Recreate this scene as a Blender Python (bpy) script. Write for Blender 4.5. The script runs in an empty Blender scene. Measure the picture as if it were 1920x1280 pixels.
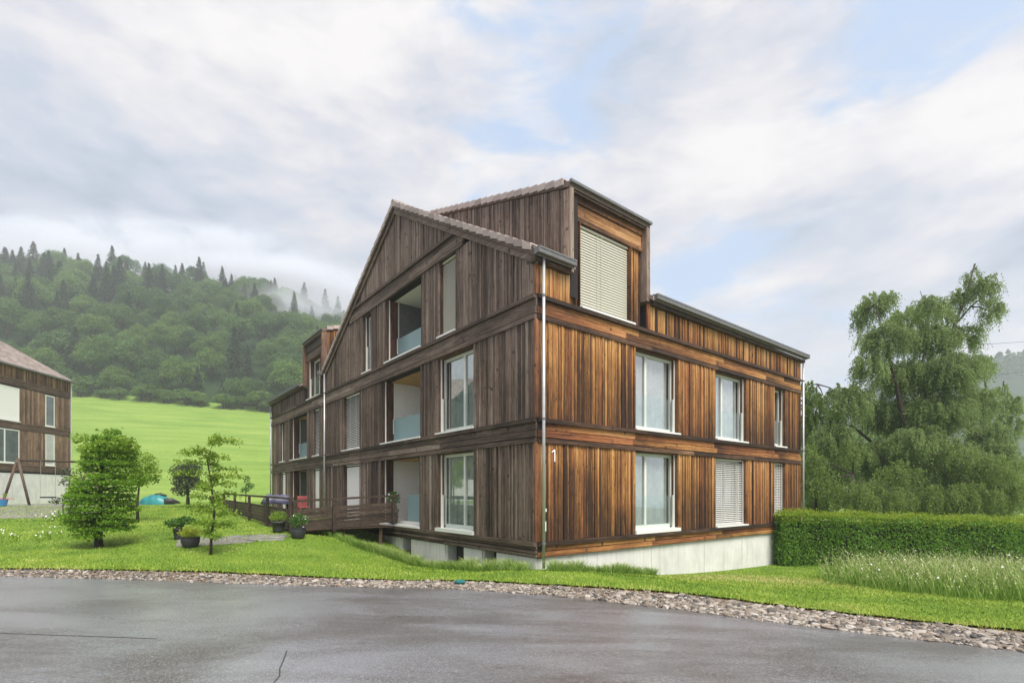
import bpy, math, random
import numpy as np
from mathutils import Vector, Matrix

random.seed(7)
RNG = np.random.default_rng(11)
SC = bpy.context.scene
COL = SC.collection
PI = math.pi

# ------------------------------------------------------------------ camera
EYE = 1.65
cam_d = bpy.data.cameras.new('camera')
cam = bpy.data.objects.new('camera', cam_d); COL.objects.link(cam)
cam.location = (0, 0, EYE)
cam.rotation_euler = (PI / 2, 0, 0)
cam_d.sensor_fit = 'HORIZONTAL'; cam_d.sensor_width = 36.0
cam_d.lens = 945 / 1920 * 36.0
cam_d.shift_y = (923 - 640) / 1920
cam_d.clip_start = 0.1; cam_d.clip_end = 4000
SC.camera = cam

# ------------------------------------------------------------------ light
SUN_DIR = Vector((0.50, -0.80, 1.35)).normalized()      # towards the sun, behind the cloud
sun_el = math.asin(SUN_DIR.z)
sun_az = math.atan2(SUN_DIR.x, SUN_DIR.y)
sun_d = bpy.data.lights.new('sun', 'SUN')
sun_d.energy = 1.5; sun_d.angle = math.radians(32); sun_d.color = (1.0, 0.955, 0.89)
sun = bpy.data.objects.new('sun', sun_d); COL.objects.link(sun)
sun.rotation_euler = SUN_DIR.to_track_quat('Z', 'Y').to_euler()
sun.location = (10, -20, 60)

SC.view_settings.view_transform = 'Standard'
SC.view_settings.look = 'None'
SC.view_settings.gamma = 1.0
SC.view_settings.exposure = 1.92
SC.view_settings.use_curve_mapping = False
SC.render.engine = 'CYCLES'
SC.cycles.use_denoising = True
SC.cycles.use_adaptive_sampling = False
SC.cycles.max_bounces = 7
SC.cycles.diffuse_bounces = 3
SC.cycles.glossy_bounces = 3
SC.cycles.transparent_max_bounces = 12
SC.cycles.volume_bounces = 2
SC.cycles.caustics_reflective = False
SC.cycles.caustics_refractive = False


class NT:
    """small helper round a node tree"""
    def __init__(s, tree):
        s.t = tree; s.t.nodes.clear()
    def n(s, typ, **kw):
        nd = s.t.nodes.new(typ)
        for k, v in kw.items():
            if k == 'inp':
                for a, b in v.items():
                    if hasattr(b, 'is_output'):
                        s.t.links.new(b, nd.inputs[a])
                    else:
                        nd.inputs[a].default_value = b
            else:
                setattr(nd, k, v)
        return nd
    def math(s, op, a, b=0.0, clamp=False):
        nd = s.n('ShaderNodeMath', operation=op, use_clamp=clamp, inp={0: a, 1: b})
        return nd.outputs[0]
    def vmath(s, op, a, b):
        nd = s.n('ShaderNodeVectorMath', operation=op, inp={0: a, 1: b})
        return nd.outputs['Value'] if op in ('DOT_PRODUCT', 'LENGTH', 'DISTANCE') else nd.outputs[0]
    def mix(s, fac, a, b, blend='MIX'):
        nd = s.n('ShaderNodeMix', data_type='RGBA', blend_type=blend)
        for sock, v in ((nd.inputs[0], fac), (nd.inputs[6], a), (nd.inputs[7], b)):
            if hasattr(v, 'is_output'): s.t.links.new(v, sock)
            else: sock.default_value = v if not isinstance(v, tuple) or len(v) == 4 else (*v, 1)
        return nd.outputs[2]
    def ramp(s, fac, stops, interp='LINEAR'):
        nd = s.n('ShaderNodeValToRGB'); cr = nd.color_ramp; cr.interpolation = interp
        while len(cr.elements) < len(stops): cr.elements.new(0.5)
        for e, (p, c) in zip(cr.elements, stops):
            e.position = p; e.color = (*c, 1) if isinstance(c, tuple) else (c, c, c, 1)
        s.t.links.new(fac, nd.inputs[0]); return nd.outputs[0]
    def noise(s, vec, scale, detail=4, rough=0.55, dist=0.0):
        nd = s.n('ShaderNodeTexNoise', inp={'Scale': scale, 'Detail': detail, 'Roughness': rough, 'Distortion': dist})
        if vec is not None: s.t.links.new(vec, nd.inputs['Vector'])
        return nd.outputs['Fac']
    def scale(s, vec, x, y, z):
        return s.vmath('MULTIPLY', vec, (x, y, z))
    def maprange(s, v, a, b, c=0.0, d=1.0, smooth=False):
        nd = s.n('ShaderNodeMapRange', clamp=True, inp={0: v, 1: a, 2: b, 3: c, 4: d})
        if smooth: nd.interpolation_type = 'SMOOTHSTEP'
        return nd.outputs[0]
    def link(s, a, b): s.t.links.new(a, b)


# ------------------------------------------------------------------ sky (world): Nishita behind procedural cloud
def pixdir(px, py):
    return Vector(((px - 960) / 945, 1, (923 - py) / 945)).normalized()

world = bpy.data.worlds.new('World'); SC.world = world; world.use_nodes = True
w = NT(world.node_tree)
out = w.n('ShaderNodeOutputWorld')
tc = w.n('ShaderNodeTexCoord')
d = w.n('ShaderNodeVectorMath', operation='NORMALIZE', inp={0: tc.outputs['Generated']}).outputs[0]
sep = w.n('ShaderNodeSeparateXYZ', inp={0: d})
pl = w.scale(d, 1.0, 1.0, 2.7)
big = w.noise(w.vmath('ADD', w.scale(pl, 1.7, 1.7, 1.7), (0.4, 2.0, 5.3)), 1.0, 9, 0.60, 0.5)
mid = w.noise(w.vmath('ADD', w.scale(pl, 4.2, 4.2, 4.2), (3.1, 7.7, 0)), 1.0, 9, 0.62, 0.5)
fine = w.noise(w.vmath('ADD', w.scale(pl, 11.0, 11.0, 11.0), (9.1, 1.7, 0)), 1.0, 8, 0.62, 0.4)
cover = w.math('ADD', w.math('MULTIPLY', big, 0.42), w.math('ADD', w.math('MULTIPLY', mid, 0.46), w.math('MULTIPLY', fine, 0.22)))

def blob(px, py, inner, outer, amount):
    dd = w.vmath('DOT_PRODUCT', d, tuple(pixdir(px, py)))
    m = w.maprange(dd, math.cos(math.radians(outer)), math.cos(math.radians(inner)), 0, amount, True)
    return m
def addall(lst):
    v = lst[0]
    for q in lst[1:]: v = w.math('ADD', v, q)
    return v
bias = addall([blob(420, 0, 1, 12, -0.07), blob(720, 30, 1, 12, -0.03), blob(980, 130, 1, 8, -0.02), blob(940, 320, 1, 7, -0.03), blob(1850, 20, 1, 10, -0.06),
               blob(1180, 180, 1, 8, -0.04), blob(1650, 20, 1, 10, -0.08), blob(1330, 400, 1, 9, -0.06), blob(1640, 300, 1, 7, -0.05),
               blob(230, 150, 3, 20, 0.12), blob(600, 230, 3, 16, 0.12), blob(1450, 230, 2, 14, 0.10), blob(1860, 330, 2, 14, 0.12), blob(1250, 260, 1, 9, 0.06)])
cov = w.math('ADD', cover, bias)
mask = w.maprange(cov, 0.43, 0.57, 0, 1, True)
# cloud body: bright tops, lavender-grey undersides
shade_n = w.noise(w.vmath('ADD', w.scale(pl, 2.3, 2.3, 2.3), (21.0, 4.0, 0)), 1.0, 8, 0.60, 0.4)
darkb = addall([blob(230, 360, 2, 17, 0.20), blob(520, 420, 2, 13, 0.17), blob(60, 380, 2, 11, 0.12), blob(720, 300, 1, 9, 0.08),
                blob(1560, 420, 1, 10, 0.10), blob(1480, 560, 1, 10, 0.06), blob(1150, 90, 1, 9, 0.08), blob(1800, 470, 1, 9, 0.10),
                blob(200, 150, 2, 16, -0.03), blob(480, 180, 2, 14, -0.04), blob(1440, 200, 2, 11, -0.06), blob(1880, 300, 1, 10, -0.08),
                blob(560, 500, 1, 9, -0.16), blob(300, 415, 0.5, 4, -0.20), blob(1330, 560, 1, 10, -0.10), blob(1000, 175, 0.5, 4, -0.1)])
shade = w.math('ADD', w.math('ADD', w.math('MULTIPLY', w.math('SUBTRACT', shade_n, 0.12), 1.15), w.math('ADD', w.math('MULTIPLY', w.math('SUBTRACT', fine, 0.35), 0.45), w.math('MULTIPLY', w.math('SUBTRACT', mid, 0.45), -0.60))), darkb)
cloud = w.ramp(shade, [(0.26, (0.90, 0.865, 0.86)), (0.40, (0.79, 0.765, 0.79)), (0.52, (0.66, 0.66, 0.73)), (0.68, (0.50, 0.555, 0.67)), (0.86, (0.37, 0.435, 0.54))])
nish = w.n('ShaderNodeTexSky', sky_type='NISHITA', sun_disc=False, sun_elevation=sun_el, sun_rotation=sun_az, air_density=1.0, dust_density=1.5, ozone_density=1.2)
# thin high veil over the blue
blue = w.mix(0.80, nish.outputs[0], (3.0, 3.85, 5.3, 1))
cl10 = w.n('ShaderNodeVectorMath', operation='SCALE', inp={0: cloud, 'Scale': 5.7}).outputs[0]
skyc = w.mix(mask, blue, cl10)
# pale band low over the hills
low = w.maprange(sep.outputs[2], 0.0, 0.30, 0.40, 0.0, True)
skyc = w.mix(low, skyc, (4.4, 4.55, 4.9, 1))
bg = w.n('ShaderNodeBackground', inp={'Color': skyc, 'Strength': 0.05})
w.link(bg.outputs[0], out.inputs[0])


# ------------------------------------------------------------------ helpers
def tag(o, label=None, cat=None, group=None, kind=None):
    if label: o['label'] = label
    if cat: o['category'] = cat
    if group: o['group'] = group
    if kind: o['kind'] = kind
    return o

def empty(name, loc=(0, 0, 0), rz=0.0, **kw):
    o = bpy.data.objects.new(name, None); COL.objects.link(o)
    o.location = loc; o.rotation_euler = (0, 0, rz); o.empty_display_size = 0.2
    return tag(o, **kw)

def add_obj(name, me, parent=None, mats=(), smooth=False):
    o = bpy.data.objects.new(name, me); COL.objects.link(o)
    if parent is not None: o.parent = parent
    for m in mats:
        if len(me.materials) < len(mats): me.materials.append(m)
    if smooth: me.shade_smooth()
    else: me.shade_flat()
    return o

def mesh_np(name, V, F, tint=None, grain=None, mat_idx=None):
    """V (n,3); F (m,k) all faces with k corners, or a list of such arrays"""
    Fs = F if isinstance(F, list) else [F]
    me = bpy.data.meshes.new(name)
    V = np.asarray(V, np.float32)
    me.vertices.add(len(V)); me.vertices.foreach_set('co', V.ravel())
    loops = np.concatenate([np.asarray(f, np.int32).ravel() for f in Fs])
    tot = np.concatenate([np.full(len(f), np.asarray(f).shape[1], np.int32) for f in Fs])
    start = np.concatenate([[0], np.cumsum(tot)[:-1]]).astype(np.int32)
    me.loops.add(len(loops)); me.loops.foreach_set('vertex_index', loops)
    me.polygons.add(len(tot)); me.polygons.foreach_set('loop_start', start)
    if mat_idx is not None: me.polygons.foreach_set('material_index', np.asarray(mat_idx, np.int32))
    me.update(calc_edges=True)
    if tint is not None:
        a = me.attributes.new('tint', 'FLOAT_COLOR', 'POINT'); a.data.foreach_set('color', np.asarray(tint, np.float32).ravel())
    if grain is not None:
        a = me.attributes.new('grain', 'FLOAT_VECTOR', 'POINT'); a.data.foreach_set('vector', np.asarray(grain, np.float32).ravel())
    me.validate()
    return me

HEXF = np.array([(0, 3, 2, 1), (4, 5, 6, 7), (0, 1, 5, 4), (1, 2, 6, 5), (2, 3, 7, 6), (3, 0, 4, 7)])

class MB:
    """collects boxes / hexahedra / tubes, builds them as one mesh object"""
    def __init__(s): s.V = []; s.F = []; s.T = []; s.G = []; s.n = 0
    def hexa(s, P, tint=(0.5, 0, 0.5, 0.5), along=2, flip=False):
        P = np.asarray(P, float)
        f = HEXF[:, ::-1] if flip else HEXF
        s.F.append(f + s.n); s.V.append(P); s.n += 8
        t = np.tile(np.asarray(tint, float), (8, 1))
        g = P - P.min(0)
        ext = np.maximum(g.max(0), 1e-6)
        order = [along] + [i for i in range(3) if i != along]
        t[:, 3] = g[:, along] / ext[along]
        g = g[:, order] + np.array([random.random() * 40, random.random() * 9, random.random() * 9])
        s.T.append(t); s.G.append(g)
    def box(s, x0, x1, y0, y1, z0, z1, tint=(0.5, 0, 0.5, 0.5), along=2):
        s.hexa([(x0, y0, z0), (x1, y0, z0), (x1, y1, z0), (x0, y1, z0), (x0, y0, z1), (x1, y0, z1), (x1, y1, z1), (x0, y1, z1)], tint, along)
    def tube(s, pts, radii, n=8, tint=(0.5, 0, 0.5, 0.5), caps=True):
        pts = [Vector(p) for p in pts]
        if not hasattr(radii, '__len__'): radii = [radii] * len(pts)
        rings = []
        for i, p in enumerate(pts):
            dv = (pts[min(i + 1, len(pts) - 1)] - pts[max(i - 1, 0)]).normalized()
            ref = Vector((0, 0, 1)) if abs(dv.z) < 0.9 else Vector((1, 0, 0))
            a = dv.cross(ref).normalized(); b = dv.cross(a).normalized()
            rings.append([p + (a * math.cos(2 * PI * k / n) + b * math.sin(2 * PI * k / n)) * radii[i] for k in range(n)])
        V = np.array([list(q) for r in rings for q in r])
        f = []
        for i in range(len(pts) - 1):
            for k in range(n):
                f.append((i * n + k, (i + 1) * n + k, (i + 1) * n + (k + 1) % n, i * n + (k + 1) % n))
        if caps:
            c0 = len(V); V = np.vstack([V, [list(pts[0])], [list(pts[-1])]])
            L = (len(pts) - 1) * n
            for k in range(n):
                f.append((c0, k, (k + 1) % n, (k + 1) % n)); f.append((c0 + 1, L + (k + 1) % n, L + k, L + k))
        fq = np.array([q for q in f if q[2] != q[3]]); ft = np.array([q[:3] for q in f if q[2] == q[3]])
        s.F.append(fq + s.n)
        if len(ft): s.F.append(ft + s.n)
        s.n += len(V); s.V.append(V)
        s.T.append(np.tile(np.asarray(tint, float), (len(V), 1))); s.G.append(V + random.random() * 20)
    def raw(s, V, F, tint=(0.5, 0, 0.5, 0.5)):
        V = np.asarray(V, float)
        s.F.append(np.asarray(F) + s.n); s.n += len(V); s.V.append(V)
        t = np.asarray(tint, float)
        s.T.append(np.tile(t, (len(V), 1)) if t.ndim == 1 else t); s.G.append(V + random.random() * 20)
    def mesh(s, name):
        F = {}
        for f in s.F: F.setdefault(f.shape[1], []).append(f)
        return mesh_np(name, np.vstack(s.V), [np.vstack(v) for v in F.values()], np.vstack(s.T), np.vstack(s.G))
    def build(s, name, mat, parent=None, smooth=False):
        return add_obj(name, s.mesh(name), parent, [mat] if mat else [], smooth)

def set_bevel(o, wdt=0.01, seg=2):
    m = o.modifiers.new('bevel', 'BEVEL'); m.width = wdt; m.segments = seg; m.limit_method = 'ANGLE'

# ------------------------------------------------------------------ materials
def new_mat(name):
    m = bpy.data.materials.new(name); m.use_nodes = True
    t = NT(m.node_tree); o = t.n('ShaderNodeOutputMaterial')
    return m, t, o

def pbr(name, color, rough=0.6, metal=0.0, noise_amt=0.12, noise_scale=6.0, bump=0.0, bump_scale=60.0, spec=0.5):
    m, t, o = new_mat(name)
    geo = t.n('ShaderNodeTexCoord').outputs['Object']
    nz = t.noise(geo, noise_scale, 5, 0.6)
    c = t.mix(t.maprange(nz, 0.3, 0.7), tuple(max(0, q * (1 - noise_amt)) for q in color), tuple(min(1, q * (1 + noise_amt)) for q in color))
    b = t.n('ShaderNodeBsdfPrincipled', inp={'Base Color': c, 'Roughness': rough, 'Metallic': metal, 'Specular IOR Level': spec})
    if bump:
        bn = t.n('ShaderNodeBump', inp={'Strength': bump, 'Distance': 0.01, 'Height': t.noise(geo, bump_scale, 4)})
        t.link(bn.outputs[0], b.inputs['Normal'])
    t.link(b.outputs[0], o.inputs[0]); return m

def wood_mat():
    m, t, o = new_mat('weathered_timber')
    ti = t.n('ShaderNodeAttribute', attribute_name='tint')
    gr = t.n('ShaderNodeAttribute', attribute_name='grain').outputs['Vector']
    sp = t.n('ShaderNodeSeparateColor', inp={0: ti.outputs['Color']})
    tone, warm, rnd = sp.outputs[0], sp.outputs[1], sp.outputs[2]
    pos = ti.outputs['Alpha']
    n1 = t.noise(t.scale(gr, 1.1, 38, 38), 1.0, 5, 0.62, 0.4)
    n2 = t.noise(t.scale(gr, 6.0, 150, 150), 1.0, 4, 0.65)
    n3 = t.noise(t.scale(gr, 2.2, 7, 7), 1.0, 4, 0.6)
    stain = t.math('MULTIPLY', t.math('SUBTRACT', pos, 0.45), t.math('MULTIPLY', warm, 0.34))
    v = t.math('ADD', tone, t.math('MULTIPLY', t.math('SUBTRACT', n1, 0.5), 1.0))
    v = t.math('ADD', v, t.math('MULTIPLY', t.math('SUBTRACT', n2, 0.5), 0.80))
    v = t.math('ADD', v, t.math('MULTIPLY', t.math('SUBTRACT', n3, 0.5), 0.35))
    v = t.math('ADD', v, stain)
    n4 = t.noise(t.n('ShaderNodeNewGeometry').outputs['Position'], 0.55, 4, 0.6)
    v = t.math('ADD', v, t.math('MULTIPLY', t.math('SUBTRACT', n4, 0.5), 0.55))
    grey = t.ramp(v, [(0.05, (0.026, 0.018, 0.013)), (0.33, (0.092, 0.064, 0.047)), (0.58, (0.205, 0.150, 0.114)), (0.92, (0.40, 0.335, 0.28))])
    gold = t.ramp(v, [(0.08, (0.030, 0.016, 0.010)), (0.30, (0.085, 0.040, 0.017)), (0.52, (0.27, 0.122, 0.036)), (0.74, (0.52, 0.265, 0.082)), (1.0, (0.66, 0.43, 0.21))])
    red = t.ramp(v, [(0.08, (0.028, 0.014, 0.009)), (0.35, (0.135, 0.048, 0.022)), (0.65, (0.34, 0.125, 0.045)), (0.95, (0.56, 0.27, 0.12))])
    wc = t.mix(t.maprange(rnd, 0.55, 0.95), gold, red)
    c = t.mix(warm, grey, wc)
    stk = t.maprange(t.noise(t.vmath('ADD', t.scale(gr, 0.7, 55, 55), (7, 3, 1)), 1.0, 4, 0.6), 0.54, 0.68, 0.0, 0.62, True)
    c = t.mix(stk, c, t.mix(warm, (0.030, 0.022, 0.018), (0.034, 0.016, 0.009)))
    # knots and nail stains
    vo = t.n('ShaderNodeTexVoronoi', inp={'Scale': 1.0, 'Vector': t.scale(gr, 3.4, 11.0, 2.0)})
    kn = t.maprange(vo.outputs['Distance'], 0.08, 0.20, 0.85, 0.0, True)
    c = t.mix(kn, c, (0.035, 0.022, 0.016))
    b = t.n('ShaderNodeBsdfPrincipled', inp={'Base Color': c, 'Roughness': 0.72, 'Specular IOR Level': 0.3})
    bn = t.n('ShaderNodeBump', inp={'Strength': 0.55, 'Distance': 0.006, 'Height': t.math('ADD', n2, n1)})
    t.link(bn.outputs[0], b.inputs['Normal'])
    t.link(b.outputs[0], o.inputs[0]); return m

def foliage_mat(name, dark, light, transl=0.3, rough=0.55, patch=0.0, obj_var=0.0):
    m, t, o = new_mat(name)
    g = t.n('ShaderNodeNewGeometry'); oi = t.n('ShaderNodeObjectInfo')
    r = t.math('FRACT', t.math('ADD', g.outputs['Random Per Island'], oi.outputs['Random']))
    c = t.mix(r, dark, light)
    if patch:
        pn = t.maprange(t.noise(g.outputs['Position'], patch, 3), 0.35, 0.65)
        c = t.mix(t.math('MULTIPLY', pn, 0.55), c, tuple(q * 1.45 for q in light))
    r2 = t.math('FRACT', t.math('MULTIPLY', oi.outputs['Random'], 7.31))
    c = t.mix(t.math('MULTIPLY', r2, obj_var), c, tuple(q * 0.75 for q in dark))
    c = t.mix(t.math('MULTIPLY', t.math('FRACT', t.math('MULTIPLY', oi.outputs['Random'], 17.7)), obj_var * 0.7), c, (light[0] * 1.35, light[1] * 1.15, light[2] * 0.9))
    b = t.n('ShaderNodeBsdfPrincipled', inp={'Base Color': c, 'Roughness': rough, 'Specular IOR Level': 0.3})
    tr = t.n('ShaderNodeBsdfTranslucent', inp={'Color': t.mix(0.5, c, tuple(min(1, q * 1.5) for q in light))})
    mx = t.n('ShaderNodeMixShader', inp={0: transl, 1: b.outputs[0], 2: tr.outputs[0]})
    t.link(mx.outputs[0], o.inputs[0]); return m

def glass_mat(name, tint=(0.97, 0.99, 0.98), refl=1.9, base=0.04):
    m, t, o = new_mat(name)
    g = t.n('ShaderNodeNewGeometry')
    cs = t.math('ABSOLUTE', t.vmath('DOT_PRODUCT', g.outputs['Incoming'], g.outputs['Normal']))
    sch = t.math('ADD', t.math('MULTIPLY', t.math('POWER', t.math('SUBTRACT', 1.0, cs), 5.0), 0.92), base + 0.08)
    fac = t.math('MULTIPLY', t.math('MULTIPLY', sch, refl, True), t.math('SUBTRACT', 1.0, g.outputs['Backfacing']))
    tr = t.n('ShaderNodeBsdfTransparent', inp={'Color': (*tint, 1)})
    gl = t.n('ShaderNodeBsdfGlossy', inp={'Color': (0.95, 0.97, 0.97, 1), 'Roughness': 0.02})
    mx = t.n('ShaderNodeMixShader', inp={0: fac, 1: tr.outputs[0], 2: gl.outputs[0]})
    t.link(mx.outputs[0], o.inputs[0]); return m

def frosted_mat():
    m, t, o = new_mat('frosted_guard_glass')
    b = t.n('ShaderNodeBsdfPrincipled', inp={'Base Color': (0.46, 0.60, 0.62, 1), 'Roughness': 0.15, 'Specular IOR Level': 0.8})
    tl = t.n('ShaderNodeBsdfTranslucent', inp={'Color': (0.6, 0.74, 0.76, 1)})
    tr = t.n('ShaderNodeBsdfTransparent', inp={'Color': (0.80, 0.92, 0.93, 1)})
    m1 = t.n('ShaderNodeMixShader', inp={0: 0.35, 1: b.outputs[0], 2: tl.outputs[0]})
    m2 = t.n('ShaderNodeMixShader', inp={0: 0.42, 1: m1.outputs[0], 2: tr.outputs[0]})
    t.link(m2.outputs[0], o.inputs[0]); return m

def tint_mat(name, stops, rough=0.7, nscale=25.0, namt=0.35, bump=0.3, spec=0.4):
    """colour from the tint attribute's first channel"""
    m, t, o = new_mat(name)
    ti = t.n('ShaderNodeAttribute', attribute_name='tint')
    sp = t.n('ShaderNodeSeparateColor', inp={0: ti.outputs['Color']})
    pos = t.n('ShaderNodeTexCoord').outputs['Object']
    nz = t.noise(pos, nscale, 4, 0.6)
    v = t.math('ADD', sp.outputs[0], t.math('MULTIPLY', t.math('SUBTRACT', nz, 0.5), namt))
    c = t.ramp(v, stops)
    b = t.n('ShaderNodeBsdfPrincipled', inp={'Base Color': c, 'Roughness': rough, 'Specular IOR Level': spec})
    if bump:
        bn = t.n('ShaderNodeBump', inp={'Strength': bump, 'Distance': 0.01, 'Height': nz}); t.link(bn.outputs[0], b.inputs['Normal'])
    t.link(b.outputs[0], o.inputs[0]); return m

def ground_mat(name, stops, scale=0.6, rough=0.9, fine=30.0, bump=0.5, stretch=(1, 1, 1), famt=0.5):
    m, t, o = new_mat(name)
    pos = t.n('ShaderNodeNewGeometry').outputs['Position']
    n1 = t.noise(t.scale(pos, *stretch), scale, 5, 0.6, 0.3)
    n2 = t.noise(pos, fine, 3, 0.7)
    v = t.math('ADD', t.math('MULTIPLY', n1, 1 - famt * 0.5), t.math('MULTIPLY', n2, famt * 0.5))
    c = t.ramp(v, stops)
    b = t.n('ShaderNodeBsdfPrincipled', inp={'Base Color': c, 'Roughness': rough, 'Specular IOR Level': 0.15})
    bn = t.n('ShaderNodeBump', inp={'Strength': bump, 'Distance': 0.03, 'Height': n2}); t.link(bn.outputs[0], b.inputs['Normal'])
    t.link(b.outputs[0], o.inputs[0]); return m

def asphalt_mat():
    m, t, o = new_mat('wet_asphalt')
    pos = t.n('ShaderNodeNewGeometry').outputs['Position']
    wet_sheen = t.noise(t.scale(pos, 0.22, 0.42, 1), 1.0, 5, 0.55, 0.8)
    wet_sheen2 = t.noise(t.vmath('ADD', t.scale(pos, 0.5, 1.5, 1), (4, 2, 0)), 1.0, 5, 0.6, 0.6)
    sp = t.n('ShaderNodeTexVoronoi', inp={'Scale': 95.0, 'Vector': pos}).outputs['Distance']
    spc = t.n('ShaderNodeTexVoronoi', inp={'Scale': 95.0, 'Vector': pos}).outputs['Color']
    spn = t.n('ShaderNodeSeparateColor', inp={0: spc}).outputs[0]
    fine = t.noise(pos, 160, 3, 0.7)
    wv = t.maprange(t.math('ADD', t.math('MULTIPLY', wet_sheen, 0.65), t.math('MULTIPLY', wet_sheen2, 0.35)), 0.38, 0.62, 0, 1, True)
    c = t.mix(wv, (0.080, 0.072, 0.068), (0.250, 0.258, 0.282))  # sky reflection painted in: sheen patches get a paler, bluer base colour
    c = t.mix(t.maprange(spn, 0.55, 1.0, 0, 0.60), c, (0.40, 0.385, 0.365))
    c = t.mix(t.maprange(fine, 0.34, 0.50, 0.75, 0), c, (0.018, 0.017, 0.017))
    rough = t.math('SUBTRACT', 0.36, t.math('MULTIPLY', wv, 0.19))
    b = t.n('ShaderNodeBsdfPrincipled', inp={'Base Color': c, 'Roughness': rough, 'Specular IOR Level': 0.75})
    bn = t.n('ShaderNodeBump', inp={'Strength': 0.20, 'Distance': 0.005, 'Height': t.math('ADD', t.math('MULTIPLY', sp, -1.0), fine)})
    t.link(bn.outputs[0], b.inputs['Normal'])
    t.link(b.outputs[0], o.inputs[0]); return m

def concrete_mat(name, col):
    m, t, o = new_mat(name)
    pos = t.n('ShaderNodeNewGeometry').outputs['Position']
    n1 = t.noise(pos, 1.2, 6, 0.65); n2 = t.noise(t.scale(pos, 9, 9, 0.9), 1.0, 4, 0.6); n3 = t.noise(pos, 45, 3)
    c = t.mix(t.maprange(n1, 0.3, 0.7, 0, 1), tuple(q * 0.82 for q in col), tuple(min(1, q * 1.08) for q in col))
    c = t.mix(t.maprange(n2, 0.50, 0.75, 0, 0.55), c, tuple(q * 0.6 for q in col))
    c = t.mix(t.maprange(n3, 0.62, 0.75, 0, 0.4), c, tuple(q * 0.6 for q in col))
    b = t.n('ShaderNodeBsdfPrincipled', inp={'Base Color': c, 'Roughness': 0.85, 'Specular IOR Level': 0.25})
    bn = t.n('ShaderNodeBump', inp={'Strength': 0.25, 'Distance': 0.005, 'Height': n3}); t.link(bn.outputs[0], b.inputs['Normal'])
    t.link(b.outputs[0], o.inputs[0]); return m

def curtain_mat(name, col, stripe=0.25, tr=0.35):
    m, t, o = new_mat(name)
    pos = t.n('ShaderNodeTexCoord').outputs['Object']
    nz = t.noise(pos, 5, 3)
    c = t.mix(t.maprange(nz, 0.3, 0.7), tuple(q * (1 - stripe) for q in col), col)
    b = t.n('ShaderNodeBsdfPrincipled', inp={'Base Color': c, 'Roughness': 0.9})
    tl = t.n('ShaderNodeBsdfTranslucent', inp={'Color': c})
    mx = t.n('ShaderNodeMixShader', inp={0: tr, 1: b.outputs[0], 2: tl.outputs[0]})
    t.link(mx.outputs[0], o.inputs[0]); return m

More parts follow.
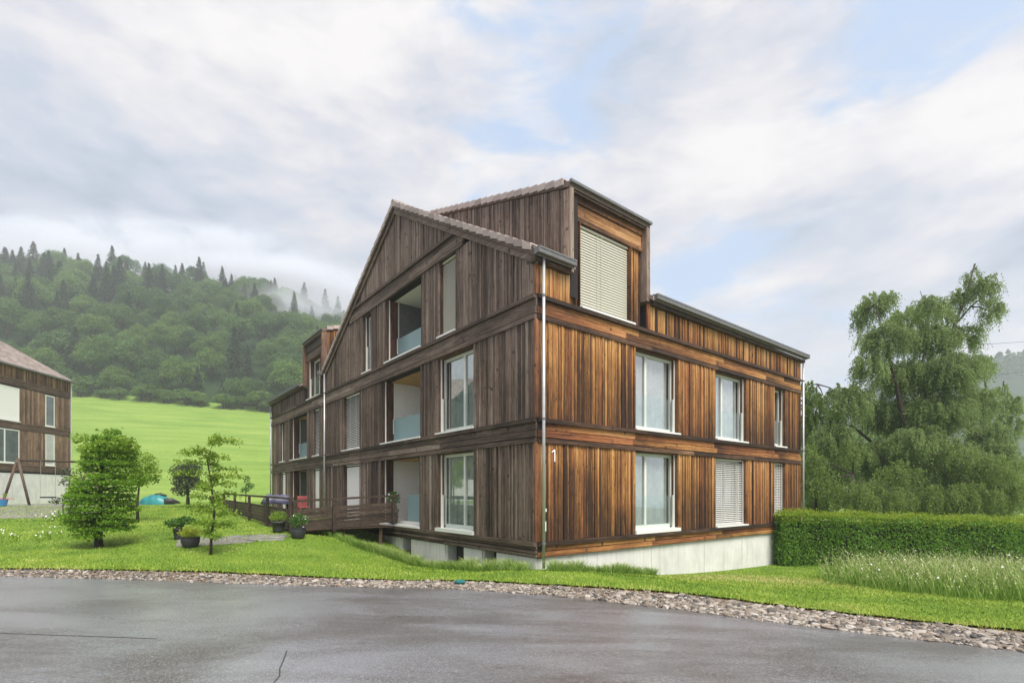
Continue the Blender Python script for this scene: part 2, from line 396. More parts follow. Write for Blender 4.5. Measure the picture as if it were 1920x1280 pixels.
M = dict(
    wood=wood_mat(),
    concrete=concrete_mat('pale_concrete', (0.70, 0.69, 0.65)),
    far_concrete=concrete_mat('far_concrete', (0.72, 0.71, 0.68)),
    plaster=pbr('white_plaster', (0.84, 0.81, 0.75), 0.9, noise_amt=0.04),
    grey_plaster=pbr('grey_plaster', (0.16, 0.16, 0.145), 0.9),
    ceiling_wood=tint_mat('oiled_ceiling_wood', [(0.2, (0.42, 0.22, 0.06)), (0.8, (0.62, 0.36, 0.12))], 0.5),
    core=pbr('dark_wall_core', (0.018, 0.014, 0.012), 0.9),
    frame=pbr('pale_window_frame', (0.74, 0.74, 0.68), 0.4, noise_amt=0.03),
    sill=pbr('white_metal_sill', (0.78, 0.77, 0.73), 0.35, noise_amt=0.05),
    blind=pbr('cream_blind', (0.60, 0.585, 0.47), 0.45, noise_amt=0.04),
    white_blind=pbr('white_blind', (0.82, 0.81, 0.76), 0.5, noise_amt=0.03),
    metal=pbr('brushed_zinc', (0.17, 0.172, 0.165), 0.5, 0.3, noise_amt=0.15, noise_scale=9),
    pipe=pbr('pale_zinc_pipe', (0.58, 0.58, 0.57), 0.4, 0.55, noise_amt=0.12, noise_scale=5),
    glass=glass_mat('window_glass', refl=2.5),
    dark_glass=glass_mat('dark_window_glass', (0.45, 0.55, 0.52), 1.9, 0.05),
    guard=glass_mat('clear_guard_glass', (0.965, 0.99, 0.985), 1.0, 0.0),
    frosted=frosted_mat(),
    curtain=curtain_mat('sheer_white_curtain', (0.93, 0.93, 0.92)),
    green_curtain=curtain_mat('pale_green_curtain', (0.78, 0.87, 0.81)),
    grey_curtain=curtain_mat('grey_curtain', (0.42, 0.46, 0.44)),
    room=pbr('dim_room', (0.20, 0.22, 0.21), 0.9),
    tile=tint_mat('clay_roof_tile', [(0.15, (0.15, 0.115, 0.10)), (0.5, (0.31, 0.25, 0.225)), (0.9, (0.47, 0.395, 0.355))], 0.8, 14, 0.5),
    dark_tile=pbr('mossy_tile_edge', (0.17, 0.13, 0.10), 0.85),
    number=pbr('white_number', (0.85, 0.85, 0.83), 0.4, noise_amt=0.02),
    bark=pbr('dark_bark', (0.045, 0.034, 0.026), 0.95, noise_amt=0.5, noise_scale=12, bump=0.8, bump_scale=25),
    pale_bark=pbr('pale_bark', (0.22, 0.20, 0.17), 0.9, noise_amt=0.5, noise_scale=9, bump=0.6, bump_scale=20),
    asphalt=asphalt_mat(),
    dirt=ground_mat('bare_earth', [(0.3, (0.10, 0.068, 0.040)), (0.7, (0.24, 0.18, 0.115))], 2.0, fine=40),
    lawn=ground_mat('lawn_turf', [(0.25, (0.060, 0.125, 0.016)), (0.5, (0.145, 0.245, 0.030)), (0.68, (0.23, 0.31, 0.048)), (0.85, (0.34, 0.33, 0.09))], 0.55, fine=45, bump=0.8),
    meadow=ground_mat('meadow_grass', [(0.30, (0.105, 0.19, 0.030)), (0.48, (0.175, 0.275, 0.048)), (0.60, (0.235, 0.325, 0.065)), (0.72, (0.32, 0.365, 0.12))], 0.13, fine=2.4, bump=0.3, stretch=(0.5, 2.2, 2.2), famt=0.75),
    forest_floor=ground_mat('forest_floor', [(0.3, (0.012, 0.026, 0.010)), (0.7, (0.03, 0.06, 0.02))], 0.2, fine=2),
    path=ground_mat('grey_gravel', [(0.3, (0.13, 0.12, 0.115)), (0.5, (0.25, 0.235, 0.23)), (0.75, (0.40, 0.38, 0.36))], 6, fine=22, bump=0.8),
    stone=tint_mat('river_stone', [(0.0, (0.045, 0.042, 0.042)), (0.22, (0.10, 0.092, 0.085)), (0.42, (0.205, 0.165, 0.125)), (0.60, (0.275, 0.235, 0.19)), (0.86, (0.47, 0.43, 0.38)), (1.0, (0.27, 0.15, 0.08))], 0.55, 30, 0.3),
    blade=tint_mat('grass_blade', [(0.0, (0.075, 0.155, 0.018)), (0.4, (0.215, 0.325, 0.030)), (0.7, (0.325, 0.41, 0.055)), (1.0, (0.50, 0.45, 0.17))], 0.6, 3, 0.25, 0, 0.25),
    straw=tint_mat('seeding_grass', [(0.0, (0.075, 0.15, 0.022)), (0.45, (0.20, 0.335, 0.050)), (0.72, (0.38, 0.46, 0.15)), (1.0, (0.70, 0.66, 0.44))], 0.7, 3, 0.15, 0, 0.2),
    petal=pbr('white_petal', (0.85, 0.85, 0.80), 0.6, noise_amt=0.03),
    pot=pbr('dark_grey_pot', (0.035, 0.037, 0.042), 0.55, noise_amt=0.3),
    soil=pbr('potting_soil', (0.03, 0.02, 0.013), 0.95),
    teal=pbr('teal_plastic', (0.02, 0.17, 0.16), 0.3, noise_amt=0.2),
    teal_sheet=pbr('teal_boat_cover', (0.02, 0.21, 0.21), 0.35, noise_amt=0.35, noise_scale=2),
    dark_rubber=pbr('dark_rubber', (0.03, 0.03, 0.032), 0.5),
    coral=pbr('coral_red_plastic', (0.42, 0.10, 0.10), 0.5),
    red=pbr('red_plastic', (0.55, 0.05, 0.04), 0.5),
    blue=pbr('blue_plastic', (0.04, 0.22, 0.42), 0.5),
    violet=pbr('violet_grey_cover', (0.10, 0.10, 0.16), 0.45, noise_amt=0.6, noise_scale=4),
    rope=pbr('grey_rope', (0.30, 0.29, 0.27), 0.9),
    cable=pbr('black_cable', (0.05, 0.05, 0.055), 0.6),
    leaf_hedge=foliage_mat('hornbeam_leaf', (0.058, 0.155, 0.016), (0.22, 0.40, 0.044), 0.38, 0.45),
    leaf_tip=foliage_mat('fresh_hornbeam_tip', (0.17, 0.28, 0.024), (0.40, 0.48, 0.055), 0.35, 0.5),
    leaf_birch=foliage_mat('birch_leaf', (0.085, 0.150, 0.050), (0.27, 0.355, 0.125), 0.42, 0.5, 0.45),
    leaf_willow=foliage_mat('yellow_birch_leaf', (0.10, 0.175, 0.042), (0.28, 0.37, 0.095), 0.42, 0.5),
    leaf_maple=foliage_mat('dark_hazel_leaf', (0.050, 0.140, 0.013), (0.26, 0.43, 0.030), 0.42, 0.4),
    leaf_fresh=foliage_mat('fresh_green_leaf', (0.13, 0.25, 0.015), (0.27, 0.39, 0.035), 0.4, 0.5),
    leaf_sapling=foliage_mat('sapling_leaf', (0.12, 0.22, 0.018), (0.29, 0.42, 0.045), 0.4, 0.5),
    leaf_purple=foliage_mat('bronze_leaf', (0.030, 0.050, 0.018), (0.085, 0.105, 0.045), 0.2, 0.4),
    leaf_pot=foliage_mat('glossy_shrub_leaf', (0.025, 0.085, 0.014), (0.10, 0.22, 0.03), 0.2, 0.35),
    leaf_lime=foliage_mat('lime_shrub_leaf', (0.19, 0.27, 0.018), (0.40, 0.42, 0.045), 0.35, 0.5),
    leaf_beech=foliage_mat('beech_leaf', (0.026, 0.070, 0.024), (0.092, 0.178, 0.048), 0.25, 0.6, 0.0, 0.62),
    leaf_beech_pale=foliage_mat('pale_beech_leaf', (0.060, 0.130, 0.034), (0.155, 0.262, 0.062), 0.3, 0.6, 0.0, 0.62),
    needle=foliage_mat('spruce_needle', (0.010, 0.024, 0.012), (0.038, 0.064, 0.030), 0.1, 0.7, 0.0, 0.5),
    needle_brown=foliage_mat('brown_spruce_needle', (0.045, 0.035, 0.022), (0.095, 0.075, 0.045), 0.1, 0.7),
)

# ------------------------------------------------------------------ ground height
CTRL = np.array([
    (-10.5, 10.3, 0.10), (-6.1, 10.2, 0.05), (-1, 9.6, -0.02), (0.5, 9.2, -0.05), (3.2, 8.9, -0.13), (4.7, 8.2, -0.22), (7.1, 7.0, -0.25), (10, 5.6, -0.32),
    (0, 0, 0.0), (0, 5, 0.0), (-8, 4, 0.07), (8, 0, -0.2), (-20, 5, 0.2), (20, 0, -0.5), (0, -10, 0), (-15, -10, 0.1), (15, -10, -.3),
    (0.55, 11.0, -0.05), (1.25, 11.9, -0.20), (4.0, 14.0, -0.66), (5.5, 15.3, -0.82), (9.6, 18.4, -1.02), (12, 18.6, -1.02), (18.5, 18.2, -1.1), (24, 17, -1.15),
    (9, 11.5, -0.60), (14, 12, -0.80), (20, 12, -0.9), (12, 8, -.45),
    (-1.2, 13.0, -0.36), (-2.2, 14.0, -0.46), (-3.2, 14.9, -0.50), (-1.2, 11.2, -0.18), (-3.6, 12.5, -0.15), (-4.6, 14.5, -0.02), (-5.7, 14.8, 0.30), (-6.4, 14.3, 0.34), (-8.5, 13.5, 0.28),
    (-10.3, 13.3, 0.20), (-7.2, 12.0, 0.15), (-19, 20, 0.60), (-14, 20, 0.55), (-10, 20, 0.55), (-18, 30, 0.75), (-14, 25, 0.70), (-32, 33, 0.80), (-37, 40, 0.75), (-28, 40, 0.85), (-20, 42, 0.9), (-40, 28, 0.75), (-30, 18, 0.6),
    (-12, 32, 0.6), (0, 36, 0.0), (15, 40, -1.5), (30, 40, -2.5), (30, 22, -1.6), (45, 30, -2.6), (40, 10, -1.4), (-4, 22, 0.2), (5, 24, -0.8)])

def _U(r2): return np.where(r2 > 0, 0.5 * r2 * np.log(np.maximum(r2, 1e-9)), 0.0)
def _tps():
    X = CTRL[:, :2]; n = len(X)
    K = _U(((X[:, None] - X[None]) ** 2).sum(-1)) + np.eye(n) * 0.6
    P = np.hstack([np.ones((n, 1)), X])
    A = np.block([[K, P], [P.T, np.zeros((3, 3))]])
    return np.linalg.solve(A, np.concatenate([CTRL[:, 2], np.zeros(3)]))
TPS = _tps()

def sstep(x, a, b):
    q = np.clip((x - a) / (b - a), 0, 1); return q * q * (3 - 2 * q)

def hill(X, Y):
    Yc = np.maximum(Y, 1.0)
    k = X / np.maximum(Yc, 20)
    g = np.interp(k, [-2.2, -1.0, -0.87, -0.48, -0.30, 0.0, 0.35, 0.9, 2], [1.1, 1.07, 1.0, 0.84, 0.72, 0.42, 0.12, -0.08, -0.1])
    base = 0.9 + g * 26.6 * np.maximum((Yc - 45) / 90, 0) ** 1.25 * (Yc < 135) + g * 26.6 * (Yc >= 135)
    rz = np.interp(k, [-2.2, -1.0, -0.7, -0.5, -0.33, -0.15, 0.1, 0.4, 0.9, 2.0], [116, 110, 104, 95, 80, 50, 22, 6, -3, -3])
    up = np.clip((Yc - 135) / 120, 0, 1)
    base = base + (rz - g * 26.6) * np.where(rz > g * 26.6, up ** 0.9, up)
    back = np.interp(k, [-2.2, -1.05, -0.8, -0.68, -0.55, -0.4, 0.0, 0.45, 0.85, 0.95, 1.3, 2], [58, 52, 50, 40, 20, 8, 5, 40, 80, 88, 90, 90])
    base = base + back * sstep(Yc, 290, 430)
    base = base + np.interp(k, [0.4, 0.85, 1.2, 2], [0, 45, 60, 70]) * sstep(Yc, 330, 620)
    return base

def H(X, Y):
    X = np.asarray(X, float); Y = np.asarray(Y, float); sh = X.shape
    x = np.clip(X.ravel(), -48, 50); y = np.clip(Y.ravel(), -14, 46)
    r2 = (x[:, None] - CTRL[None, :, 0]) ** 2 + (y[:, None] - CTRL[None, :, 1]) ** 2
    n = len(CTRL)
    z = _U(r2) @ TPS[:n] + TPS[n] + TPS[n + 1] * x + TPS[n + 2] * y
    t = sstep(Y.ravel(), 36, 58)
    z = z * (1 - t) + (hill(X.ravel(), Y.ravel()) + np.where(X.ravel() > 0, np.minimum(0, -0.06 * X.ravel()), 0) * (Y.ravel() < 120)) * t
    return z.reshape(sh)
def Hs(x, y): return float(H(np.array([x]), np.array([y]))[0])

def grid_mesh(name, PX, PY, dz=0.0):
    nu, nv = PX.shape
    V = np.stack([PX, PY, H(PX, PY) + dz], -1).reshape(-1, 3)
    i = np.arange(nu * nv).reshape(nu, nv)
    F = np.stack([i[:-1, :-1], i[1:, :-1], i[1:, 1:], i[:-1, 1:]], -1).reshape(-1, 4)
    return mesh_np(name, V, F)

def at(px, D, z=None):
    """world point seen at picture column px at distance D, on the ground"""
    x = (px - 960) / 945 * D
    return Vector((x, D, Hs(x, D) if z is None else z))
def zat(py, D): return EYE + (923 - py) / 945 * D

# base ground sheet reaching the horizon, under everything
k_ = np.concatenate([np.linspace(-2.6, -1.2, 12), np.linspace(-1.15, 1.15, 90), np.linspace(1.2, 2.6, 12)])
y_ = np.concatenate([np.linspace(36, 140, 44), np.linspace(145, 440, 50), np.linspace(460, 900, 14)])
KK, YY = np.meshgrid(k_, y_, indexing='ij')
gx, gy = np.meshgrid(np.linspace(-140, 140, 57), np.linspace(-80, 40, 25), indexing='ij')
tag(add_obj('ground', grid_mesh('ground', gx, gy, -0.5), None, [M['path']], True), kind='structure')
y_ = np.sort(np.append(y_, [136.5])); KK, YY = np.meshgrid(k_, y_, indexing='ij'); sel = y_ <= 136.5
tag(add_obj('meadow', grid_mesh('meadow', KK[:, sel] * np.maximum(YY[:, sel], 20), YY[:, sel]), None, [M['meadow']], True), kind='structure')
sel = y_ >= 136.5
tag(add_obj('hillside', grid_mesh('hillside', KK[:, sel] * YY[:, sel], YY[:, sel], -0.02), None, [M['forest_floor']], True), kind='structure')

# lines of the gravel strip (inner = lawn side, outer = road side)
INNER = np.array([(-32, 11.6), (-20, 10.9), (-10.5, 10.35), (-6.1, 10.2), (-3, 9.9), (-1, 9.62), (0.5, 9.32), (3.1, 8.85), (4.6, 8.2), (6.9, 6.95), (9, 5.75), (14, 2.6), (22, -3)])
OUTER = np.array([(-32, 10.6), (-20, 10.0), (-9.6, 9.45), (-5.36, 9.08), (-2.8, 8.85), (-0.92, 8.66), (0.5, 8.30), (2.65, 7.38), (3.95, 6.76), (5.94, 5.82), (8, 4.6), (13, 1.4), (21, -4.2)])
def line_at(L, t):
    s = np.linspace(0, 1, len(L)); return np.stack([np.interp(t, s, L[:, 0]), np.interp(t, s, L[:, 1])], -1)
TT = np.linspace(0, 1, 240)
wob = np.interp(TT, np.linspace(0, 1, 120), RNG.normal(0, 0.045, 120))
IN = line_at(INNER, TT); OU = line_at(OUTER, TT)
IN[:, 1] += wob
vv = np.linspace(0, 1, 9)
# road
away = OU + np.stack([np.linspace(-2, -4, 240), np.linspace(-26, -22, 240)], -1)
rv = np.concatenate([np.linspace(0, 0.3, 16), np.linspace(0.34, 1, 12)])
RX = OU[:, None, 0] * (1 - rv) + away[:, None, 0] * rv; RY = OU[:, None, 1] * (1 - rv) + away[:, None, 1] * rv
road = tag(add_obj('road', grid_mesh('road', RX, RY, 0.0), None, [M['asphalt']], True), kind='structure')
# earth bed under the stones, tucked under road and lawn edges
e_in = IN + np.array([0.05, 0.35]); e_out = OU - np.array([0.02, 0.10])
GX = e_out[:, None, 0] * (1 - vv) + e_in[:, None, 0] * vv; GY = e_out[:, None, 1] * (1 - vv) + e_in[:, None, 1] * vv
strip = tag(add_obj('gravel_strip', grid_mesh('gravel_strip', GX, GY, -0.02), None, [M['dirt']], True), kind='structure')
# lawn, from the inner line to the meadow
far_ = np.stack([np.interp(TT, [0, 0.35, 0.6, 1], [-62, -30, 14, 60]), np.interp(TT, [0, 0.35, 0.6, 1], [42, 41, 41, 30])], -1)
lv = np.concatenate([np.linspace(0, 0.3, 50) ** 1.15, np.linspace(0.30, 1, 30)])
LX = IN[:, None, 0] * (1 - lv) + far_[:, None, 0] * lv; LY = IN[:, None, 1] * (1 - lv) + far_[:, None, 1] * lv
lawn = tag(add_obj('lawn', grid_mesh('lawn', LX, LY, 0.015), None, [M['lawn']], True), kind='structure')

def patch(name, poly, mat, dz=0.022, rot_res=16):
    """a flat patch on the ground from a convex outline"""
    P = np.array(poly, float); c = P.mean(0)
    n = 64; s = np.linspace(0, len(P), n, endpoint=False)
    Q = np.stack([np.interp(s, np.arange(len(P) + 1), np.append(P[:, i], P[0, i])) for i in (0, 1)], -1)
    Q = (Q + np.roll(Q, 1, 0) + np.roll(Q, -1, 0)) / 3
    Q += RNG.normal(0, 0.04, Q.shape)
    r = np.linspace(1, 0.02, 12)
    PX = c[0] + (Q[:, 0:1] - c[0]) * r; PY = c[1] + (Q[:, 1:2] - c[1]) * r
    PX = np.vstack([PX, PX[:1]]); PY = np.vstack([PY, PY[:1]])
    return tag(add_obj(name, grid_mesh(name, PX, PY, dz), None, [mat], True), kind='structure')
patch('playground_gravel', [(-21.5, 19.6), (-17.6, 20.5), (-22, 29), (-27, 38), (-36, 39), (-34, 30), (-28, 22)], M['path'])
patch('gravel_path', [at(328, 14.2).to_2d(), at(330, 13.0).to_2d(), at(420, 13.2).to_2d(), at(530, 14.0).to_2d(), at(540, 15.0).to_2d(), at(440, 14.7).to_2d()], M['path'])

# road seam and crack: thin tarred lines just above the asphalt
def tar_line(name, pts, wdt):
    mb = MB()
    for (p, q) in zip(pts[:-1], pts[1:]):
        p = Vector(p); q = Vector(q); nrm = Vector((-(q - p).y, (q - p).x)).normalized() * wdt
        V = []
        for r in (p, q):
            for sgn in (-1, 1):
                a = r + nrm * sgn; V.append((a.x, a.y, Hs(a.x, a.y) + 0.004))
        mb.raw(V, [(0, 2, 3, 1)])
    return mb.build(name, M['dark_rubber'], road)
tar_line('seam', [(-9.5, 5.85), (-7.4, 5.80), (-5.8, 5.72), (-4.1, 5.55), (-3.9, 5.53)], 0.007)
tar_line('crack', [(-2.3, 5.15), (-2.2, 4.85), (-2.13, 4.62), (-2.05, 4.45), (-2.02, 4.25)], 0.005)

# ------------------------------------------------------------------ stones of the strip
def ico(sub):
    t = (1 + 5 ** 0.5) / 2
    V = [(-1, t, 0), (1, t, 0), (-1, -t, 0), (1, -t, 0), (0, -1, t), (0, 1, t), (0, -1, -t), (0, 1, -t), (t, 0, -1), (t, 0, 1), (-t, 0, -1), (-t, 0, 1)]
    F = [(0, 11, 5), (0, 5, 1), (0, 1, 7), (0, 7, 10), (0, 10, 11), (1, 5, 9), (5, 11, 4), (11, 10, 2), (10, 7, 6), (7, 1, 8), (3, 9, 4), (3, 4, 2), (3, 2, 6), (3, 6, 8), (3, 8, 9), (4, 9, 5), (2, 4, 11), (6, 2, 10), (8, 6, 7), (9, 8, 1)]
    V = [Vector(v).normalized() for v in V]
    for _ in range(sub):
        mid = {}; G = []
        def m(a, b):
            key = (min(a, b), max(a, b))
            if key not in mid:
                mid[key] = len(V); V.append(((V[a] + V[b]) / 2).normalized())
            return mid[key]
        for a, b, c in F:
            x, y, z = m(a, b), m(b, c), m(c, a); G += [(a, x, z), (b, y, x), (c, z, y), (x, y, z)]
        F = G
    return np.array([list(v) for v in V]), np.array(F)
ICO0 = ico(0); ICO1 = ico(1)

def make_stones():
    n = 18000
    # more stones per metre where the strip is wide (towards the right)
    t = RNG.random(n * 4); P0 = line_at(INNER, t); P1 = line_at(OUTER, t)
    keep = (P0[:, 0] > -13.5) & (P0[:, 0] < 10.5)
    P0, P1 = P0[keep], P1[keep]
    wd = np.linalg.norm(P0 - P1, axis=1); keep = RNG.random(len(wd)) < wd / wd.max()
    P0, P1 = P0[keep][:n], P1[keep][:n]
    u = RNG.beta(1.0, 1.25, len(P0)); u = u * 0.88 - 0.02
    P = P1 + (P0 - P1) * u[:, None]
    size = RNG.lognormal(math.log(0.0165), 0.46, len(P)).clip(0.007, 0.060)
    size *= np.interp(P[:, 0], [-10, 0, 4, 8], [0.85, 0.95, 1.15, 1.25])
    Z = H(P[:, 0], P[:, 1]) + RNG.random(len(P)) * 0.012 - 0.008
    tone = np.clip(RNG.beta(2.0, 1.9, len(P)), 0, 1)
    dist = np.hypot(P[:, 0], P[:, 1]); infr = np.abs(P[:, 0] / P[:, 1]) < 1.03
    order = np.argsort(-(size / dist) * infr)
    mb = MB()
    for rank, i in enumerate(order):
        V, F = ICO1 if rank < 300 or size[i] / dist[i] > 0.0042 else ICO0
        sc = size[i] * np.array([1.25, 0.9, 0.58]) * RNG.uniform(0.75, 1.25, 3)
        off = RNG.normal(0, 1, 3)
        bump = 1 + 0.22 * np.sin(V @ RNG.normal(0, 2.2, 3) + off[0]) + 0.12 * np.sin(V @ RNG.normal(0, 3.5, 3) + off[1])
        W = V * bump[:, None] * sc
        a = RNG.random() * 2 * PI; b = RNG.normal(0, 0.35)
        R = np.array(Matrix.Rotation(a, 3, 'Z') @ Matrix.Rotation(b, 3, 'X'))
        W = W @ R.T
        if rank < 300:
            tn = np.tile([tone[i], 0, 0, 1.0], (len(W), 1))
            me = mesh_np('stone', W, F, tn)
            o = add_obj('stone', me, strip, [M['stone']]); o.location = (P[i, 0], P[i, 1], Z[i] + 0.012)
        else:
            mb.raw(W + np.array([P[i, 0], P[i, 1], Z[i] + 0.006]), F, (tone[i], 0, 0, 1))
    o = mb.build('gravel', M['stone'], strip); o['kind'] = 'stuff'
make_stones()

# ------------------------------------------------------------------ the house
P0 = (0.535, 11.38); ANG = math.atan2(0.6216, 0.7834)
UL = Vector((-0.6217, 0.7833)); UR = Vector((0.7834, 0.6216))
house = empty('timber_house', (P0[0], P0[1], 0), ANG, label='large weathered timber apartment house with gabled tiled roof and house number 1', cat='house')
def W3(t, s, z): return Vector((P0[0] + UR.x * t + UL.x * s, P0[1] + UR.y * t + UL.y * s, z))
SW, SE, TW = 14.2, 23.9, 13.94            # gable width, end of the rear wing, length of the eave side
RS = 0.586
def zu(s): return 6.84 + RS * (s if s < SW / 2 else SW - s)

def corner_pts(side, a0, a1, d0, d1, zb0, zb1, zt0, zt1):
    """hexahedron on a facade: a along the wall, d inward depth"""
    L = [(a0, d0, zb0), (a1, d0, zb1), (a1, d1, zb1), (a0, d1, zb0), (a0, d0, zt0), (a1, d0, zt1), (a1, d1, zt1), (a0, d1, zt0)]
    return [(d, a, z) if side == 'L' else (a, d, z) for a, d, z in L]
def fbox(mb, side, a0, a1, d0, d1, z0, z1, tint=(0.5, 0, 0.5, 0.5), along=2):
    if along == 'a': along = 1 if side == 'L' else 0
    mb.hexa(corner_pts(side, a0, a1, d0, d1, z0, z0, z1, z1), tint, along, side == 'L')

BOARDS = []
def cover(side, a0, a1, zb, zt, warm, tone=(0.45, 0.16), d=0.0, wmin=0.052, wmax=0.108):
    """vertical boards between a0 and a1; zb / zt may be functions of a"""
    fb = zb if callable(zb) else (lambda a: zb); ft = zt if callable(zt) else (lambda a: zt)
    a = a0
    base = tone[0]
    while a < a1 - 0.012:
        wdt = random.uniform(wmin, wmax)
        if random.random() < 0.22: wdt *= 0.6
        b = min(a + wdt, a1)
        if a1 - b < 0.04: b = a1
        if random.random() < 0.25: base = tone[0] + random.gauss(0, tone[1] * 0.6)
        tn = min(0.98, max(0.02, random.gauss(base, tone[1])))
        if warm and random.random() < 0.13: tn = random.uniform(0.02, 0.22)
        gap = 0.008
        dd = d - random.uniform(0.002, 0.036)
        jz = random.uniform(0.0, 0.012)
        BOARDS.append((side, a + gap / 2, b - gap / 2, dd, d + 0.03, fb(a) + jz, fb(b) + jz, ft(a), ft(b), (tn, warm, random.random(), 0)))
        a = b

core = MB()                                   # solid wall behind the boards
def wall_zone(side, ranges, zb, zt, warm, tone, d=0.0, **kw):
    for (a0, a1) in ranges:
        cover(side, a0, a1, zb, zt, warm, tone, d, **kw)
        fb = zb if callable(zb) else (lambda a: zb); ft = zt if callable(zt) else (lambda a: zt)
        n = 12 if callable(zt) or callable(zb) else 1
        for i in range(n):
            p = a0 + (a1 - a0) * i / n; q = a0 + (a1 - a0) * (i + 1) / n
            core.hexa(corner_pts(side, p, q, d + 0.031, d + 0.30, fb(p), fb(q), ft(p), ft(q)), flip=side == 'L')

PL = []; LG = []
def band(side, a0, a1, L, warm, nplank=2, bottom=True, lower=0.56):
    """a belt of horizontal timber: projecting top ledge, planks, lower ledge"""
    def run(z0, z1, d0, lst, tone, wm=None):
        a = a0
        while a < a1 - 0.01:
            b = min(a1, a + random.uniform(3.0, 4.6))
            if a1 - b < 1.0: b = a1
            tn = min(0.95, max(0.05, random.gauss(tone, 0.10)))
            lst.append((side, a + 0.002, b - 0.002, d0, 0.031, z0, z1, (tn, warm if wm is None else wm, random.uniform(0.3, 1.0), 0)))
            a = b
    run(L - 0.095, L, -0.075, LG, 0.30 if not warm else 0.14, warm * 0.45)
    zt = L - 0.099; zb = L - lower + (0.115 if bottom else 0.0)
    hgt = (zt - zb) / nplank
    for i in range(nplank):
        run(zt - (i + 1) * hgt + 0.020, zt - i * hgt, -0.006 - 0.034 * (i % 2), PL, (0.42 if not warm else 0.50) + random.uniform(-0.10, 0.08))
    if bottom: run(L - lower, L - lower + 0.111, -0.060, LG, 0.34 if not warm else 0.20, warm * 0.5)
    core.hexa(corner_pts(side, a0, a1, 0.032, 0.30, L - lower, L - lower, L, L), flip=side == 'L')

LB = [0.53, 3.34, 6.13, 8.92]
Z1 = (LB[0], LB[1] - 0.56); Z2 = (LB[1], LB[2] - 0.56); Z3 = (LB[2], LB[3] - 0.56)
def gaps(a0, a1, opens):
    r = []; a = a0
    for (p, q) in sorted(opens): r.append((a, p)); a = q
    r.append((a, a1)); return [(p, q) for p, q in r if q - p > 0.02]

# left (gable) side: grey weathered
GREY = (0.40, 0.10)
EP = 0.075
OL1 = [(2.47, 4.36), (5.45, 8.26), (10.33, 12.05), (15.14, 15.95), (17.0, 19.85), (20.85, 21.65)]
OL2 = [(2.47, 4.36), (5.39, 8.25), (10.31, 12.05), (15.14, 16.0), (17.0, 19.85), (21.1, 22.0)]
wall_zone('L', gaps(0.0, SE, OL1), Z1[0], Z1[1], 0, (0.40, 0.13))
wall_zone('L', gaps(0.0, SE, OL2), Z2[0], Z2[1], 0, (0.40, 0.10))
zt3 = lambda a: min(Z3[1], zu(min(max(a, 0), SW)) + 0.10)
wall_zone('L', gaps(0.0, SW, [(3.37, 4.28), (5.38, 7.93), (9.2, 9.95)]), Z3[0], zt3, 0, (0.46, 0.10))
gtop = lambda a: zu(a) + 0.10
wall_zone('L', [(3.42, 10.78)], LB[3], gtop, 0, (0.50, 0.09))
band('L', -0.02, SE, LB[0], 0, nplank=3, bottom=False, lower=0.37)
band('L', -0.02, SE, LB[1], 0)
band('L', -0.02, SE, LB[2], 0)
band('L', 2.95, 11.25, LB[3], 0)
# wing behind the gable: boards under its eave, beside the dormer
wall_zone('L', [(SW, 14.55), (17.55, SE)], Z3[0], 6.86, 0, (0.36, 0.09))

# right (eave) side: warm brown, sheltered timber
OR = [(3.54, 5.54), (7.63, 9.60), (11.68, 12.58)]
wall_zone('R', gaps(0.0, TW, OR), Z1[0], Z1[1], 1, (0.42, 0.095))
wall_zone('R', gaps(0.0, TW, OR), Z2[0], Z2[1], 1, (0.46, 0.095))
wall_zone('R', [(0.0, 1.06), (4.08, TW)], Z3[0], 6.86, 1, (0.62, 0.09))
band('R', 0.03, TW, LB[0], 1, nplank=2, bottom=False, lower=0.37)
band('R', 0.03, TW, LB[1], 1)
band('R', 0.03, TW, LB[2], 1)

# --- dormer on the eave side (cheek grey, front warm)
D0, D1, DZ = 1.075, 4.07, 9.05
DS = (zu(SW / 2) + 0.30 - DZ) / (SW / 2)
dz = lambda s: DZ + DS * s
rt = lambda s: zu(s) + 0.30
s_end = (DZ - 6.84 - 0.30) / (RS - DS) - 0.02
wall_zone('L', [(0.02, s_end)], lambda a: rt(a) - 0.5 if a > 0.3 else 6.35, lambda a: dz(a) - 0.14, 0, (0.52, 0.10), d=D0)
wall_zone('R', [(D0 + 0.10, 1.46), (3.44, D1 - 0.12)], Z3[0], 8.27, 1, (0.55, 0.12), d=0.14)
hd = MB()
for (z0, z1, dd, tn) in ((8.27, 8.38, 0.06, 0.30), (8.382, 8.56, 0.10, 0.60), (8.562, 8.72, 0.10, 0.52), (8.722, 8.86, 0.06, 0.35)):
    PL.append(('R', D0 + 0.10, D1 - 0.12, dd, 0.20, z0, z1, (tn, 0.85, 0.6, 0)))
# --- dormer of the rear wing (front grey, cheek warm)
E0, E1 = 14.6, 17.5
rt2 = lambda t: 6.84 + 0.30 + RS * t
t_end = s_end
wall_zone('R', [(0.02, t_end)], lambda a: rt2(a) - 0.5 if a > 0.3 else 6.35, lambda a: dz(a) - 0.14, 1, (0.46, 0.14), d=E0)
wall_zone('L', [(E0 + 0.10, 15.14), (16.92, E1 - 0.1)], Z3[0], 8.10, 0, (0.38, 0.08), d=0.14)
for (z0, z1, dd, tn) in ((8.10, 8.25, 0.06, 0.35), (8.252, 8.50, 0.10, 0.45), (8.502, 8.86, 0.06, 0.28)):
    PL.append(('L', E0 + 0.10, E1 - 0.1, dd, 0.20, z0, z1, (tn, 0, 0.6, 0)))

core.build('wall', M['core'], house)

